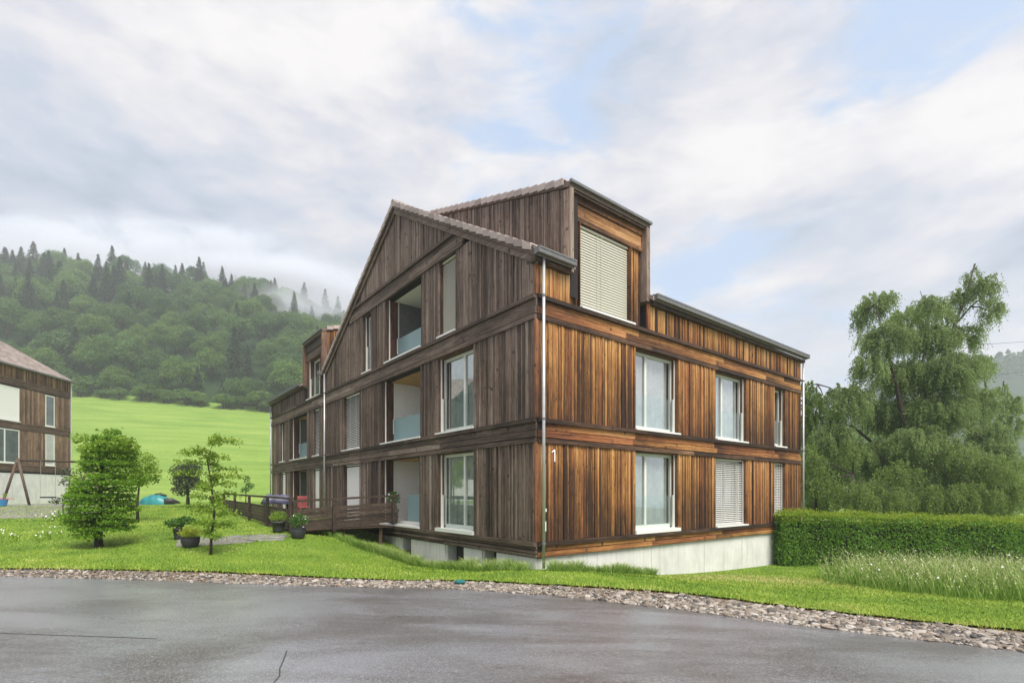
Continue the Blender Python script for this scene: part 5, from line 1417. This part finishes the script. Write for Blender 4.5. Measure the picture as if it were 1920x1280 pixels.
# ------------------------------------------------------------------ pots
def pot_plant(base, r, hgt, label, mat, blobs, n, size, flowers=None, round_bowl=True, group='dark pots with shrubs by the deck'):
    o = empty('potted_plant', base, 0, label=label, cat='potted plant', group=group)
    seg = 18; prof = [(0.0, 0.0), (0.62, 0.0), (0.80, 0.20), (0.95, 0.50), (1.0, 0.82), (0.97, 0.97), (1.02, 1.0), (0.90, 1.0), (0.86, 0.90), (0.0, 0.90)] if round_bowl else [(0, 0), (0.66, 0), (0.75, 0.3), (0.9, 0.85), (1.0, 0.86), (1.0, 1.0), (0.9, 1.0), (0.88, 0.92), (0, 0.92)]
    V = [(x * r * math.cos(2 * PI * k / seg), x * r * math.sin(2 * PI * k / seg), z * hgt) for x, z in prof for k in range(seg)]
    F = [(i * seg + k, i * seg + (k + 1) % seg, (i + 1) * seg + (k + 1) % seg, (i + 1) * seg + k) for i in range(len(prof) - 1) for k in range(seg)]
    add_obj('pot', mesh_np('pot', V, np.array(F)), o, [M['pot']], True)
    leaves('foliage', blob_leaves(blobs, n, shell=0.2), size, mat, o, spread=0.9, aspect=0.5)
    mb = MB()
    for k in range(7):
        a = k * 0.9; bb = blobs[k % len(blobs)][0]; mb.tube([(0.05 * math.cos(a), 0.05 * math.sin(a), hgt * 0.88), (bb[0] * 0.6, bb[1] * 0.6, (hgt + bb[2]) / 2), tuple(bb)], [0.012, 0.009, 0.004], 5)
    mb.build('stem', M['bark'], o)
    if flowers: leaves('blossom', blob_leaves(blobs, flowers, shell=0.75), 0.05, M['straw' if False else 'petal'], o, aspect=0.9)
    return o
def gp(px, py, guess=14.0):
    """ground point seen at (px,py): march along the ray"""
    for Dd in np.arange(7, 60, 0.02):
        x = (px - 960) / 945 * Dd; z = Hs(x, Dd)
        if EYE + (923 - py) / 945 * Dd <= z: return Vector((x, Dd, z))
    return at(px, guess)
q = gp(522, 999); s = q.y / 945
pot_plant(q, 13 * s * 1.0, 22 * s, 'dark square-sided pot with a round bright green bush, left of the pair by the railing', M['leaf_fresh'], [(np.array([0, 0, 31 * s]), (17 * s, 17 * s, 11 * s), 1.0)], 3600, 0.05, round_bowl=False)
q = gp(559, 1010); s = q.y / 945
pot_plant(q, 14 * s, 21 * s, 'dark bowl pot with a pale flowering rhododendron at the railing end', M['leaf_pot'], [(np.array([0, 0, 34 * s]), (18 * s, 18 * s, 14 * s), 1.0)], 2800, 0.065, flowers=110)
q = gp(357, 1027); s = q.y / 945
pot_plant(q, 16 * s, 21 * s, 'wide dark bowl pot with a yellow green shrub on the gravel path', M['leaf_lime'], [(np.array([0, 0, 29 * s]), (22 * s, 20 * s, 11 * s), 1.0)], 3200, 0.06, group='dark pots with shrubs on the gravel path')
q = gp(334, 1012); s = q.y / 945
pot_plant(q, 9 * s, 22 * s, 'narrow dark pot with a spreading glossy dark green laurel', M['leaf_pot'], [(np.array([-6 * s, 0, 32 * s]), (20 * s, 16 * s, 9 * s), 1.0), (np.array([16 * s, 0, 36 * s]), (18 * s, 14 * s, 8 * s), 1.0)], 2600, 0.085, round_bowl=False, group='dark pots with shrubs on the gravel path')
# plant with white flowers on the ground floor loggia
p = W3(0.15, 7.65, 0.53)
pot_plant(p, 0.16, 0.34, 'potted plant with broad dark leaves and white flowers on the lowest loggia', M['leaf_pot'], [(np.array([0, 0, 0.95]), (0.26, 0.26, 0.22), 1.0), (np.array([0, 0, 0.45]), (0.2, 0.2, 0.2), .5)], 900, 0.11, flowers=160, group=None)

# ------------------------------------------------------------------ ornamental grass tufts along the plinth
def tuft(p, r, h, n, label, tone=0.62):
    X = p.x + RNG.normal(0, r * 0.35, n); Y = p.y + RNG.normal(0, r * 0.35, n)
    lean = np.stack([(X - p.x), (Y - p.y)], -1) / r * 0.9 + RNG.normal(0, 0.25, (n, 2))
    V, Q, T, tn, tp = tall_blades(X, Y, RNG.uniform(0.5, 1.0, n) * h, RNG.uniform(0.004, 0.008, n), lean, RNG.normal(tone, 0.15, n), 0.25)
    V = V - np.array([p.x, p.y, p.z])
    o = add_obj('grass_tuft', mesh_np('grass_tuft', V, [Q, T], tn), None, [M['straw']]); o.location = p
    return tag(o, label, 'plant', 'grass tufts along the foot of the house')
ORD = 'first second third fourth fifth sixth seventh eighth ninth tenth eleventh twelfth'.split()
spots = [(628, 1008, .26, .24, .55), (650, 1016, .28, .26, .6), (672, 1026, .30, .28, .45), (698, 1034, .34, .32, .65), (724, 1042, .34, .34, .75), (748, 1050, .34, .34, .75), (772, 1056, .30, .30, .6)]
for (px, py, r, h, tn) in spots:
    tuft(gp(px, py), r, h, 420, ORD[spots.index((px, py, r, h, tn))] + ' pale ornamental grass tuft in the row descending from the deck', tn)
for i in range(12):
    s_ = 4.9 - i * 0.44; q = W3(-0.35 - RNG.random() * 0.2, s_, 0); q.z = Hs(q.x, q.y)
    tuft(q, 0.26, RNG.uniform(0.18, 0.40), 260, ORD[11 - i] + ' green grass clump from the corner downpipe along the grey gable wall', RNG.uniform(0.5, 0.85))
for i in range(11):
    t_ = 0.2 + i * 0.34; q = W3(t_, -0.38 - RNG.random() * 0.2, 0); q.z = Hs(q.x, q.y)
    tuft(q, 0.26, RNG.uniform(0.16, 0.36), 260, ORD[i] + ' green grass clump from the corner downpipe along the warm brown wall', RNG.uniform(0.45, 0.8))

# white flowers in the lawn
def flower_patch(px, py, n, r, label):
    c = gp(px, py); o = empty('flower_patch', c, 0, label=label, cat='flowers', group='white flower patches in the lawn')
    X = RNG.normal(0, r, n); Y = RNG.normal(0, r * 1.2, n); Z = np.array([Hs(c.x + x, c.y + y) for x, y in zip(X, Y)]) - c.z
    hh = RNG.uniform(0.12, 0.4, n)
    leaves('blossom', np.stack([X, Y, Z + hh], -1), 0.06, M['petal'], o, aspect=0.9)
    leaves('foliage', np.stack([np.repeat(X, 3), np.repeat(Y, 3), np.repeat(Z + hh * 0.5, 3)], -1) + RNG.normal(0, 0.06, (3 * n, 3)), 0.13, M['leaf_fresh'], o, axis=np.array([0, 0, 1.]), spread=0.4, aspect=0.25)
flower_patch(106, 978, 45, 0.22, 'white flowering perennials beside the round dark tree')
flower_patch(90, 1012, 16, 0.16, 'low white flowers in the lawn left of the round tree')
flower_patch(8, 1018, 14, 0.2, 'white daisies in the lawn at the left picture edge')

# teal cap on the gravel
q = gp(862, 1096)
o = empty('drain_cap', q, 0, label='small round teal plastic cap standing on the gravel edge', cat='cap')
mb = MB(); mb.tube([(0, 0, -0.02), (0, 0, 0.045), (0, 0, 0.05)], [0.085, 0.09, 0.075], 18); mb.build('base', M['dark_rubber'], o)
mb = MB(); mb.tube([(0, 0, 0.0501), (0, 0, 0.075), (0, 0, 0.085)], [0.10, 0.10, 0.07], 18); mb.build('lid', M['teal'], o)

# covered boat on the grass
Db = 34.0; b = at(294, Db)
o = empty('covered_boat', b, 0.15, label='small boat lying on the grass under a teal cover', cat='boat')
nx, ny = 18, 9; V = []
for i in range(nx):
    u = i / (nx - 1); x = (u - 0.5) * 2.3; wd = 0.55 * (1 - abs(2 * u - 1) ** 2.6) + 0.04; hh = 0.62 * (1 - abs(2 * u - 0.95) ** 2.2) + 0.06
    for j in range(ny):
        v = j / (ny - 1) * PI; V.append((x, -wd * math.cos(v), hh * math.sin(v) ** 0.7 * (1 + 0.06 * math.sin(i * 1.7 + j))))
i = np.arange(nx * ny).reshape(nx, ny); F = np.stack([i[:-1, :-1], i[1:, :-1], i[1:, 1:], i[:-1, 1:]], -1).reshape(-1, 4)
add_obj('cover', mesh_np('cover', V, F), o, [M['teal_sheet']], True)
mb = MB(); mb.tube([(0.62, -0.35, 0.2), (1.0, -0.15, 0.25), (1.42, 0.1, 0.12)], [0.22, 0.20, 0.05], 10); mb.build('hull', M['dark_rubber'], o, True)
mb = MB(); mb.tube([(-0.1, 0, 0.66), (0.25, 0, 0.70), (0.6, 0.0, 0.6)], [0.08, 0.10, 0.06], 8); mb.build('paddle_bag', M['leaf_purple'], o, True)

# ------------------------------------------------------------------ swing
def pos_at(px, py, D): return np.array([(px - 960) / 945 * D, D, EYE + (923 - py) / 945 * D])
ap = pos_at(33, 861, 33.0); b = Vector((ap[0], ap[1], Hs(ap[0], ap[1])))
sw = empty('swing_frame', b, 0, label='timber A-frame swing with a hanging seat on the gravel playground', cat='swing')
ap = ap - np.array(b); far = pos_at(168, 866, 36.5) - np.array(b)
def leg(p, q): 
    mb = MB(); mb.tube([p, q], [0.075, 0.075], 8, (0.35, 0.15, 0.4, 0)); mb.build('leg', M['wood'], sw, True)
for top in (ap, far):
    for dx in (-0.95, 0.72):
        g = top + np.array([dx, 0.1 * dx, 0]); g[2] = Hs(g[0] + b.x, g[1] + b.y) - b.z - 0.05
        leg(g, top + np.array([0, 0, 0.08]))
mb = MB(); mb.tube([ap + np.array([-.1, 0, -0.05]), far], 0.075, 8, (0.22, 0.2, 0.4, 0)); mb.build('beam', M['wood'], sw, True)
mb = MB(); mb.tube([ap + np.array([-.1, -0.05, -0.16]), ap + np.array([.12, 0.0, -0.16])], 0.05, 8); mb.build('bracket', M['metal'], sw)
u = 0.30; hp = ap + (far - ap) * u; hq = ap + (far - ap) * (u + 0.20)
seat = MB(); zs = 0.48
dv = (hq - hp) / np.linalg.norm(hq - hp); sd = np.array([-dv[1], dv[0], 0]) * 0.14
c0, c1 = hp.copy(), hq.copy(); c0[2] = c1[2] = zs
seat.hexa([c0 - sd, c1 - sd, c1 + sd, c0 + sd] + [x + np.array([0, 0, 0.10]) for x in (c0 - sd, c1 - sd, c1 + sd, c0 + sd)]); seat.build('seat', M['dark_rubber'], sw)
for (p, c) in ((hp, c0), (hq, c1)):
    mb = MB(); mb.tube([p, c + np.array([0, 0, 0.1])], 0.012, 5); mb.build('rope', M['rope'], sw)

# toys by the swing
p = at(3, 31.0)
o = empty('toy_barrow', p, 0, label='blue and red plastic toy barrow beside the swing leg', cat='toy')
mb = MB(); mb.tube([(0, 0, 0.05), (0, 0, 0.45)], [0.24, 0.32], 12); mb.build('tub', M['blue'], o)
mb = MB(); mb.box(-0.5, 0.75, -0.05, 0.0, 0.46, 0.50); mb.build('handle', M['red'], o)
mb = MB(); mb.tube([(-0.1, -.3, 0.1), (-0.1, .3, 0.1)], 0.10, 12); mb.build('wheel', M['dark_rubber'], o)
mb = MB(); mb.tube([(0.2, 0, 0.501), (0.22, 0, 0.80)], [0.05, 0.10], 8); mb.build('bucket', M['leaf_lime'], o)

# ------------------------------------------------------------------ neighbouring house
ex = Vector((0.095, -0.9955)); ny_ = Vector((0.9955, 0.095))
NB = empty('neighbour_house', (-37.7, 43.0, 0), math.atan2(ex.y, ex.x), label='brown timber house with tiled roof and white plinth beyond the swing', cat='house')
NL = 16.0; NW = 11.0
def nbox(mb, a0, a1, d0, d1, z0, z1, tint=(0.5, 0, 0.5, 0.5), al=2): mb.box(a0, a1, -d1, -d0, z0, z1, tint, al)    # d inward
mb = MB(); nbox(mb, 0.0, NL, 0.04, NW, 3.1, 11.1); mb.build('wall', M['core'], NB)
mb = MB(); nbox(mb, 0.05, NL, 0.02, NW - 0.1, 0.0, 3.1); mb.build('plinth', M['far_concrete'], NB)
nb = MB(); ops = {0: [(1.66, 2.56), (4.95, 7.4)], 1: [(1.66, 2.56), (4.95, 7.4)]}
zones = [(3.8, 6.43, ops[0]), (6.95, 9.57, ops[1]), (10.17, 11.1, [])]
for (z0, z1, op) in zones:
    for (p, q) in gaps(0.0, NL, op):
        a = p
        while a < q - 0.02:
            bb = min(q, a + random.uniform(0.10, 0.17)); nbox(nb, a + 0.003, bb - 0.003, -random.uniform(0.0, 0.025), 0.039, z0, z1, (random.gauss(0.46, 0.10), 0.30 if z0 < 10 else 0.55, random.random(), 0)); a = bb
o = nb.build('board', M['wood'], NB); o['kind'] = 'stuff'
for (z1, warm) in ((3.79, 0.3), (6.94, 0.3), (10.16, 0.3)):
    for (dz0, dz1, dd, tn) in ((0.0, 0.10, -0.06, 0.45), (0.103, 0.27, -0.02, 0.38), (0.273, 0.44, -0.03, 0.34), (0.443, 0.53, -0.05, 0.30)):
        mb = MB(); nbox(mb, -0.02, NL, dd, 0.039, z1 - dz1, z1 - dz0, (tn, warm * 0.8, 0.6, 0), 0); mb.build('plank', M['wood'], NB)
def nwin(a0, a1, z0, z1, kind):
    f = MB(); 
    for (p, q, r, t2) in ((a0, a0 + 0.07, z0, z1), (a1 - 0.07, a1, z0, z1), (a0 + 0.071, a1 - 0.071, z1 - 0.08, z1), (a0 + 0.071, a1 - 0.071, z0, z0 + 0.08)): nbox(f, p, q, -0.022, 0.03, r, t2)
    nbox(f, a0 - 0.03, a1 + 0.05, -0.09, 0.03, z0 - 0.06, z0 - 0.002)
    if a1 - a0 > 1.5 and kind != 'blind': nbox(f, (a0 + a1) / 2 - 0.05, (a0 + a1) / 2 + 0.05, -0.022, 0.03, z0 + 0.081, z1 - 0.081)
    w_ = f.build('window', M['frame'], NB)
    m2 = MB(); nbox(m2, a0 + 0.071, a1 - 0.071, -0.004, 0.02, z0 + 0.081, z1 - 0.081)
    m2.build('pane' if kind != 'blind' else 'roller_blind', {'blind': M['white_blind'], 'glass': M['dark_pane'], 'pale': M['pale_pane']}[kind], w_)
M['dark_pane'] = pbr('dark_glazing', (0.10, 0.12, 0.115), 0.08, noise_amt=0.4, noise_scale=1.2, spec=0.9)
M['pale_pane'] = pbr('curtained_glazing', (0.45, 0.46, 0.45), 0.15, noise_amt=0.2, noise_scale=1.5, spec=0.8)
nwin(1.66, 2.56, 7.0, 9.5, 'glass'); nwin(4.95, 7.4, 7.0, 9.5, 'blind'); nwin(1.66, 2.56, 3.85, 6.35, 'pale'); nwin(4.95, 7.4, 3.85, 6.35, 'glass')
# roof in stepped tile courses
nr = MB(); nc = 26; hw = NW / 2
for i in range(nc):
    u0 = -0.35 + (hw + 0.35) * i / nc; u1 = -0.35 + (hw + 0.35) * (i + 1.1) / nc
    a = -0.25; 
    while a < NL:
        bb = a + 0.30
        z0 = 11.22 + 0.58 * u0; z1 = 11.22 + 0.58 * u1; j = random.uniform(0, 0.012)
        P = [(a, -u0, z0 - 0.0 + j), (bb - 0.012, -u0, z0 + j), (bb - 0.012, -u1, z1 - 0.03 + j), (a, -u1, z1 - 0.03 + j), (a, -u0, z0 + 0.035 + j), (bb - 0.012, -u0, z0 + 0.035 + j), (bb - 0.012, -u1, z1 - 0.0 + j), (a, -u1, z1 + j)]
        nr.hexa(P, (random.uniform(0.35, 0.8), 0, 0, 0)); a = bb
rf = nr.build('roof_tile', M['tile'], NB); rf['kind'] = 'stuff'
mb = MB()
for sgn in (0, 1):
    u0, u1 = (-0.3, hw)
    y0, y1 = (-u0, -u1) if sgn == 0 else (-(NW + 0.3), -hw)
    mb.hexa([(-0.2, y0, 11.22 - .174 - .1), (NL, y0, 11.22 - .174 - .1), (NL, y1, 11.22 + .58 * hw - .1), (-0.2, y1, 11.22 + .58 * hw - .1), (-0.2, y0, 11.22 - .174 - .03), (NL, y0, 11.22 - .174 - .03), (NL, y1, 11.22 + .58 * hw - .03), (-0.2, y1, 11.22 + .58 * hw - .03)])
mb.build('roof', M['dark_tile'], NB)
mb = MB(); mb.box(-0.28, NL, 0.28, 0.42, 10.98, 11.10); mb.build('gutter', M['metal'], NB)
mb = MB(); mb.tube([(0.02, 0.10, 0.5), (0.02, 0.10, 11.0)], 0.05, 8); mb.build('downpipe', M['pipe'], NB)
def sky_light(a0, a1, u0, u1):
    P = []
    for dzz in (0.03, 0.11):
        for (a, u) in ((a0, u0), (a1, u0), (a1, u1), (a0, u1)): P.append((a, -u, 11.22 + 0.58 * u + dzz))
    m2 = MB(); m2.hexa(P); m2.build('skylight', M['sill'], NB)
sky_light(3.5, 4.6, 2.6, 3.9); sky_light(5.6, 6.7, 2.6, 3.9)

# ------------------------------------------------------------------ forest on the hill
def join_tree(name, trunk_mb, P, F, mat, bark='bark'):
    tm = trunk_mb; Vt = np.vstack(tm.V); Ft = [f for f in tm.F]
    n = len(Vt); q4 = [f for f in Ft if f.shape[1] == 4]; q3 = [f for f in Ft if f.shape[1] == 3]
    quads = np.vstack(q4 + [F + n]); nq = sum(len(f) for f in q4)
    lists = [quads]; mi = np.concatenate([np.zeros(nq), np.ones(len(F))])
    if q3: lists.append(np.vstack(q3)); mi = np.concatenate([mi, np.zeros(len(lists[1]))])
    me = mesh_np(name, np.vstack([Vt, P]), lists, None, None, mi)
    me.materials.append(M[bark]); me.materials.append(mat); return me

def broadleaf_proto(seed, hgt, rad, mat, leaf=0.47, nl=5200):
    r = np.random.default_rng(seed); C = []; AX = []
    nlobe = 46
    for i in range(nlobe):
        v = r.normal(0, 1, 3); v /= np.linalg.norm(v); v[2] = abs(v[2]) * 0.9 - 0.35 * r.random()
        c = np.array([v[0] * rad * 0.72, v[1] * rad * 0.72, hgt * 0.58 + v[2] * hgt * 0.36]); lr = rad * r.uniform(0.24, 0.40)
        m = nl // nlobe
        q = r.normal(0, 1, (m, 3)); q /= np.linalg.norm(q, axis=1, keepdims=True); q[:, 2] = np.where(q[:, 2] < -0.3, -q[:, 2] * 0.6, q[:, 2])
        C.append(c + q * lr * (0.7 + 0.35 * r.random((m, 1)))); AX.append(np.cross(q, r.normal(0, 1, (m, 3))))
    C = np.vstack(C); AX = np.vstack(AX); AX /= np.linalg.norm(AX, axis=1, keepdims=True)
    P, F = leaf_arrays(C, leaf, axis=AX * 1.6, spread=0.5, aspect=0.7, rng=r)
    mb = MB(); mb.tube([(0, 0, -1.5), (0, 0, hgt * 0.3), (0.2, 0, hgt * 0.7)], [0.35, 0.28, 0.08], 7)
    for k in range(6):
        a = k * 1.05; mb.tube([(0, 0, hgt * (0.25 + 0.05 * k)), (rad * 0.5 * math.cos(a), rad * 0.5 * math.sin(a), hgt * (0.5 + 0.04 * k))], [0.15, 0.05], 5)
    return join_tree('beech_tree', mb, P, F, mat)

def conifer_proto(seed, hgt, rad, mat, nl=2200):
    r = np.random.default_rng(seed); C = []; AX = []
    lay = int(hgt / 0.75)
    for i in range(lay):
        f = i / lay; z = hgt * (0.12 + 0.88 * f); rr = rad * (1 - f) ** 0.85 + 0.12
        m = int(nl / lay * (1.7 - 1.5 * f)) + 4
        nb_ = 11; a = (r.integers(0, nb_, m) + r.normal(0, 0.16, m)) / nb_ * 2 * PI + i * 1.3; d_ = rr * r.uniform(0.15, 1.0, m) ** 0.8 * r.uniform(0.6, 1.2, m)
        C.append(np.stack([np.cos(a) * d_, np.sin(a) * d_, z - d_ * 0.32 + r.normal(0, 0.12, m)], -1)); AX.append(np.stack([np.cos(a), np.sin(a), np.full(m, -0.45)], -1))
    P, F = leaf_arrays(np.vstack(C), 0.85, axis=np.vstack(AX) * 2, spread=0.35, aspect=0.45, rng=r)
    mb = MB(); mb.tube([(0, 0, -1.5), (0, 0, hgt * 0.5), (0, 0, hgt)], [0.30, 0.2, 0.03], 6)
    return join_tree('spruce_tree', mb, P, F, mat, 'bark')

def make_forest():
    bp = [broadleaf_proto(1, 15, 6.2, M['leaf_beech']), broadleaf_proto(2, 16, 6.6, M['leaf_beech_pale']), broadleaf_proto(3, 13, 5.6, M['leaf_beech']), broadleaf_proto(4, 14.5, 6.0, M['leaf_beech_pale'])]
    cp = [conifer_proto(5, 22, 4.6, M['needle']), conifer_proto(6, 19, 4.3, M['needle']), conifer_proto(7, 21, 4.8, M['needle_brown'])]
    shrub = broadleaf_proto(9, 4.5, 2.6, M['leaf_beech_pale'], 0.4, 1100)
    nb_ = nc_ = 0; Y = 138.0; row = 0
    while Y < 272:
        step = 7.7 + 0.010 * (Y - 138)
        for X in np.arange(-1.10 * Y, -0.20 * Y, step):
            x = X + random.uniform(-2.6, 2.6) + (row % 2) * step / 2; y = Y + random.uniform(-2.4, 2.4)
            k = x / y
            # the lower edge of the wood runs obliquely
            up = (y - 138) / 130
            p_con = 0.05 if up < 0.22 else (0.66 if k < -0.66 else 0.40)
            if up > 0.75: p_con = 0.5 if k < -0.7 else 0.62
            if up < 0.55 and -0.72 < k < -0.25: p_con = 0.05
            zone = 'at the meadow edge' if row < 2 else 'low on the slope' if up < 0.35 else 'halfway up the slope' if up < 0.55 else 'high on the slope' if up < 0.78 else 'along the crest'
            part = next(q for lim, q in ((-0.95, 'above the neighbour roof top'), (-0.86, 'above the neighbour roof corner'), (-0.78, 'over the left of the round tree'), (-0.70, 'over the right of the round tree'), (-0.62, 'above the bronze tree'), (-0.54, 'above the sapling'), (-0.44, 'above the deck railing'), (9, 'beside the house gable')) if k < lim)
            if random.random() < p_con:
                br = random.random() < 0.10
                me = cp[2] if br else cp[random.randrange(2)]; sc_ = random.uniform(0.50, 1.0); nc_ += 1
                o = bpy.data.objects.new('spruce_tree', me); tag(o, ('brown tinged' if br else 'dark green') + ' spruce ' + zone + ' ' + part, 'tree')
            else:
                j_ = random.randrange(4); me = bp[j_]; sc_ = random.uniform(0.60, 1.12); nb_ += 1
                o = bpy.data.objects.new('beech_tree', me); tag(o, ('pale' if j_ % 2 else 'deep') + ' green broadleaf tree ' + zone + ' ' + part, 'tree')
            o['group'] = o['label']
            COL.objects.link(o); o.location = (x, y, Hs(x, y) - (3.0 if row < 2 else 0.3)); o.rotation_euler = (0, 0, random.random() * 6.28); o.scale = (sc_ * random.uniform(0.9, 1.1), sc_ * random.uniform(0.9, 1.1), sc_)
        Y += step * 1.02; row += 1
    for i in range(46):
        y = 134.5 + random.uniform(-1.2, 1.2); x = random.uniform(-1.05, -0.25) * y
        o = bpy.data.objects.new('edge_shrub', shrub); COL.objects.link(o); tag(o, 'low pale shrub at the foot of the wood ' + next(q for lim, q in ((-0.95, 'behind the neighbour house'), (-0.86, 'by the neighbour roof corner'), (-0.78, 'over the left of the round tree'), (-0.70, 'over the right of the round tree'), (-0.62, 'above the bronze tree'), (-0.54, 'above the sapling'), (-0.44, 'above the deck railing'), (9, 'beside the house gable')) if x / y < lim), 'shrub', 'shrubs along the edge of the wood')
        sc_ = random.uniform(0.5, 1.25); o.location = (x, y, Hs(x, y) - 0.2); o.rotation_euler = (0, 0, random.random() * 6); o.scale = (sc_ * 1.2, sc_ * 1.2, sc_)
    # far ridges: one mass of small trees
    r = np.random.default_rng(21); mb_P = []; mb_F = []; n = 0
    def cone_tree(x, y, h_, w_):
        nonlocal n
        m = 90; f = r.random(m) ** 0.8; a = r.random(m) * 2 * PI; d_ = w_ * (1 - f * 0.93) * r.uniform(0.5, 1, m)
        Cc = np.stack([x + np.cos(a) * d_, y + np.sin(a) * d_, Hs(x, y) + h_ * (0.06 + 0.94 * f)], -1)
        P, F = leaf_arrays(Cc, h_ * 0.14, axis=np.stack([np.cos(a), np.sin(a), a * 0 - 0.3], -1), spread=0.5, aspect=0.7, rng=r)
        mb_P.append(P); mb_F.append(F + n); n += len(P)
    for i in range(230):
        y = r.uniform(375, 440); k = r.uniform(-1.1, -0.5); cone_tree(k * y, y, r.uniform(15, 24), r.uniform(3.5, 6))
    for i in range(330):
        y = r.uniform(420, 660); k = r.uniform(0.70, 1.15); cone_tree(k * y, y, r.uniform(15, 24), r.uniform(5, 9))
    tag(add_obj('distant_forest', mesh_np('distant_forest', np.vstack(mb_P), np.vstack(mb_F)), None, [M['leaf_beech']]), kind='stuff', label='far wooded ridges fading into the mist', cat='forest')
    print('forest', nb_, nc_)
make_forest()

# trees beyond the hedge on the right that close the gap below the birch
gap_blobs = lambda lst, bpx, D, bz: mkblobs(lst, bpx, D, bz, dj=1.5)
b = at(1640, 40.0)
garden_tree('dark_backing_tree', b, gap_blobs([(1560, 860, 60, 60), (1640, 840, 60, 60), (1600, 920, 70, 40), (1700, 880, 60, 60), (1660, 930, 70, 40), (1530, 930, 50, 40), (1800, 900, 70, 60), (1880, 930, 70, 40), (1760, 940, 80, 40)], 1640, 40.0, b.z),
            [([(0, 0, -0.3), (0, 0, 2.5), (0.3, 0, 5)], 0.25, 0.05)], 'dark rounded tree standing behind the weeping birch', M['leaf_birch'], 130, 0.30)

# overhead wire on the right
b = Vector((50, 62, 0))
o = empty('overhead_wire', b, 0, label='two thin overhead wires crossing the sky right of the birch', cat='wire')
for (z0, z1) in ((14.6, 17.6), (19.0, 21.3)):
    pts = [(x, 62 + (x - 50) * 0.15, z0 + (z1 - z0) * (x - 46) / 24 + 0.0006 * (x - 60) ** 2) for x in np.linspace(46, 110, 18)]
    mb = MB(); mb.tube([(p[0] - 50, p[1] - 62, p[2]) for p in pts], 0.022, 5); mb.build('cable', M['cable'], o)

# ------------------------------------------------------------------ air: even haze, and low cloud caught on the hill
def volume_mat(name, density, color, noise=None):
    m, t, o = new_mat(name)
    v = t.n('ShaderNodeVolumePrincipled', inp={'Color': (*color, 1), 'Density': density, 'Anisotropy': 0.1})
    if noise:
        sc_, lo, hi = noise
        geo = t.n('ShaderNodeTexCoord').outputs['Generated']; pos = t.n('ShaderNodeNewGeometry').outputs['Position']
        cen = t.vmath('DISTANCE', geo, (0.5, 0.5, 0.5)); edge_ = t.maprange(cen, 0.15, 0.5, 1, 0, True)
        nz = t.maprange(t.noise(t.scale(pos, 1, 1, 1.6), sc_, 4, 0.6, 0.6), lo, hi, 0, 1, True)
        t.link(t.math('MULTIPLY', t.math('MULTIPLY', nz, edge_), density), v.inputs['Density'])
    t.link(v.outputs[0], o.inputs['Volume']); return m
mb = MB(); mb.box(-1100, 1100, -90, 905, -9, 205)
hz = mb.build('haze', volume_mat('even_haze', 0.0008, (0.90, 0.94, 1.0))); tag(hz, kind='stuff', label='thin even haze in the valley air', cat='haze')
SC.cycles.volume_step_rate = 4.0

def mist(px, py, Y, rx, ry, rz, dens, scale):
    V, F = ICO1; c = pos_at(px, py, Y)
    V2_, F2_ = ico(2)
    o = add_obj('mist', mesh_np('mist', V2_ * np.array([rx, ry, rz]), F2_), None, [volume_mat('hanging_mist', dens * 1.5, (0.93, 0.95, 1.0), (scale, 0.32, 0.62))], True)
    o.location = c; tag(o, kind='stuff', label='low cloud caught between the wooded ridges', cat='mist')
mist(190, 500, 318, 165, 36, 34, 0.16, 0.022)
mist(490, 565, 285, 80, 36, 26, 0.16, 0.03)
mist(560, 590, 225, 34, 20, 18, 0.06, 0.05)
mist(420, 525, 262, 75, 16, 17, 0.075, 0.035)
mist(90, 478, 268, 60, 14, 14, 0.06, 0.04)
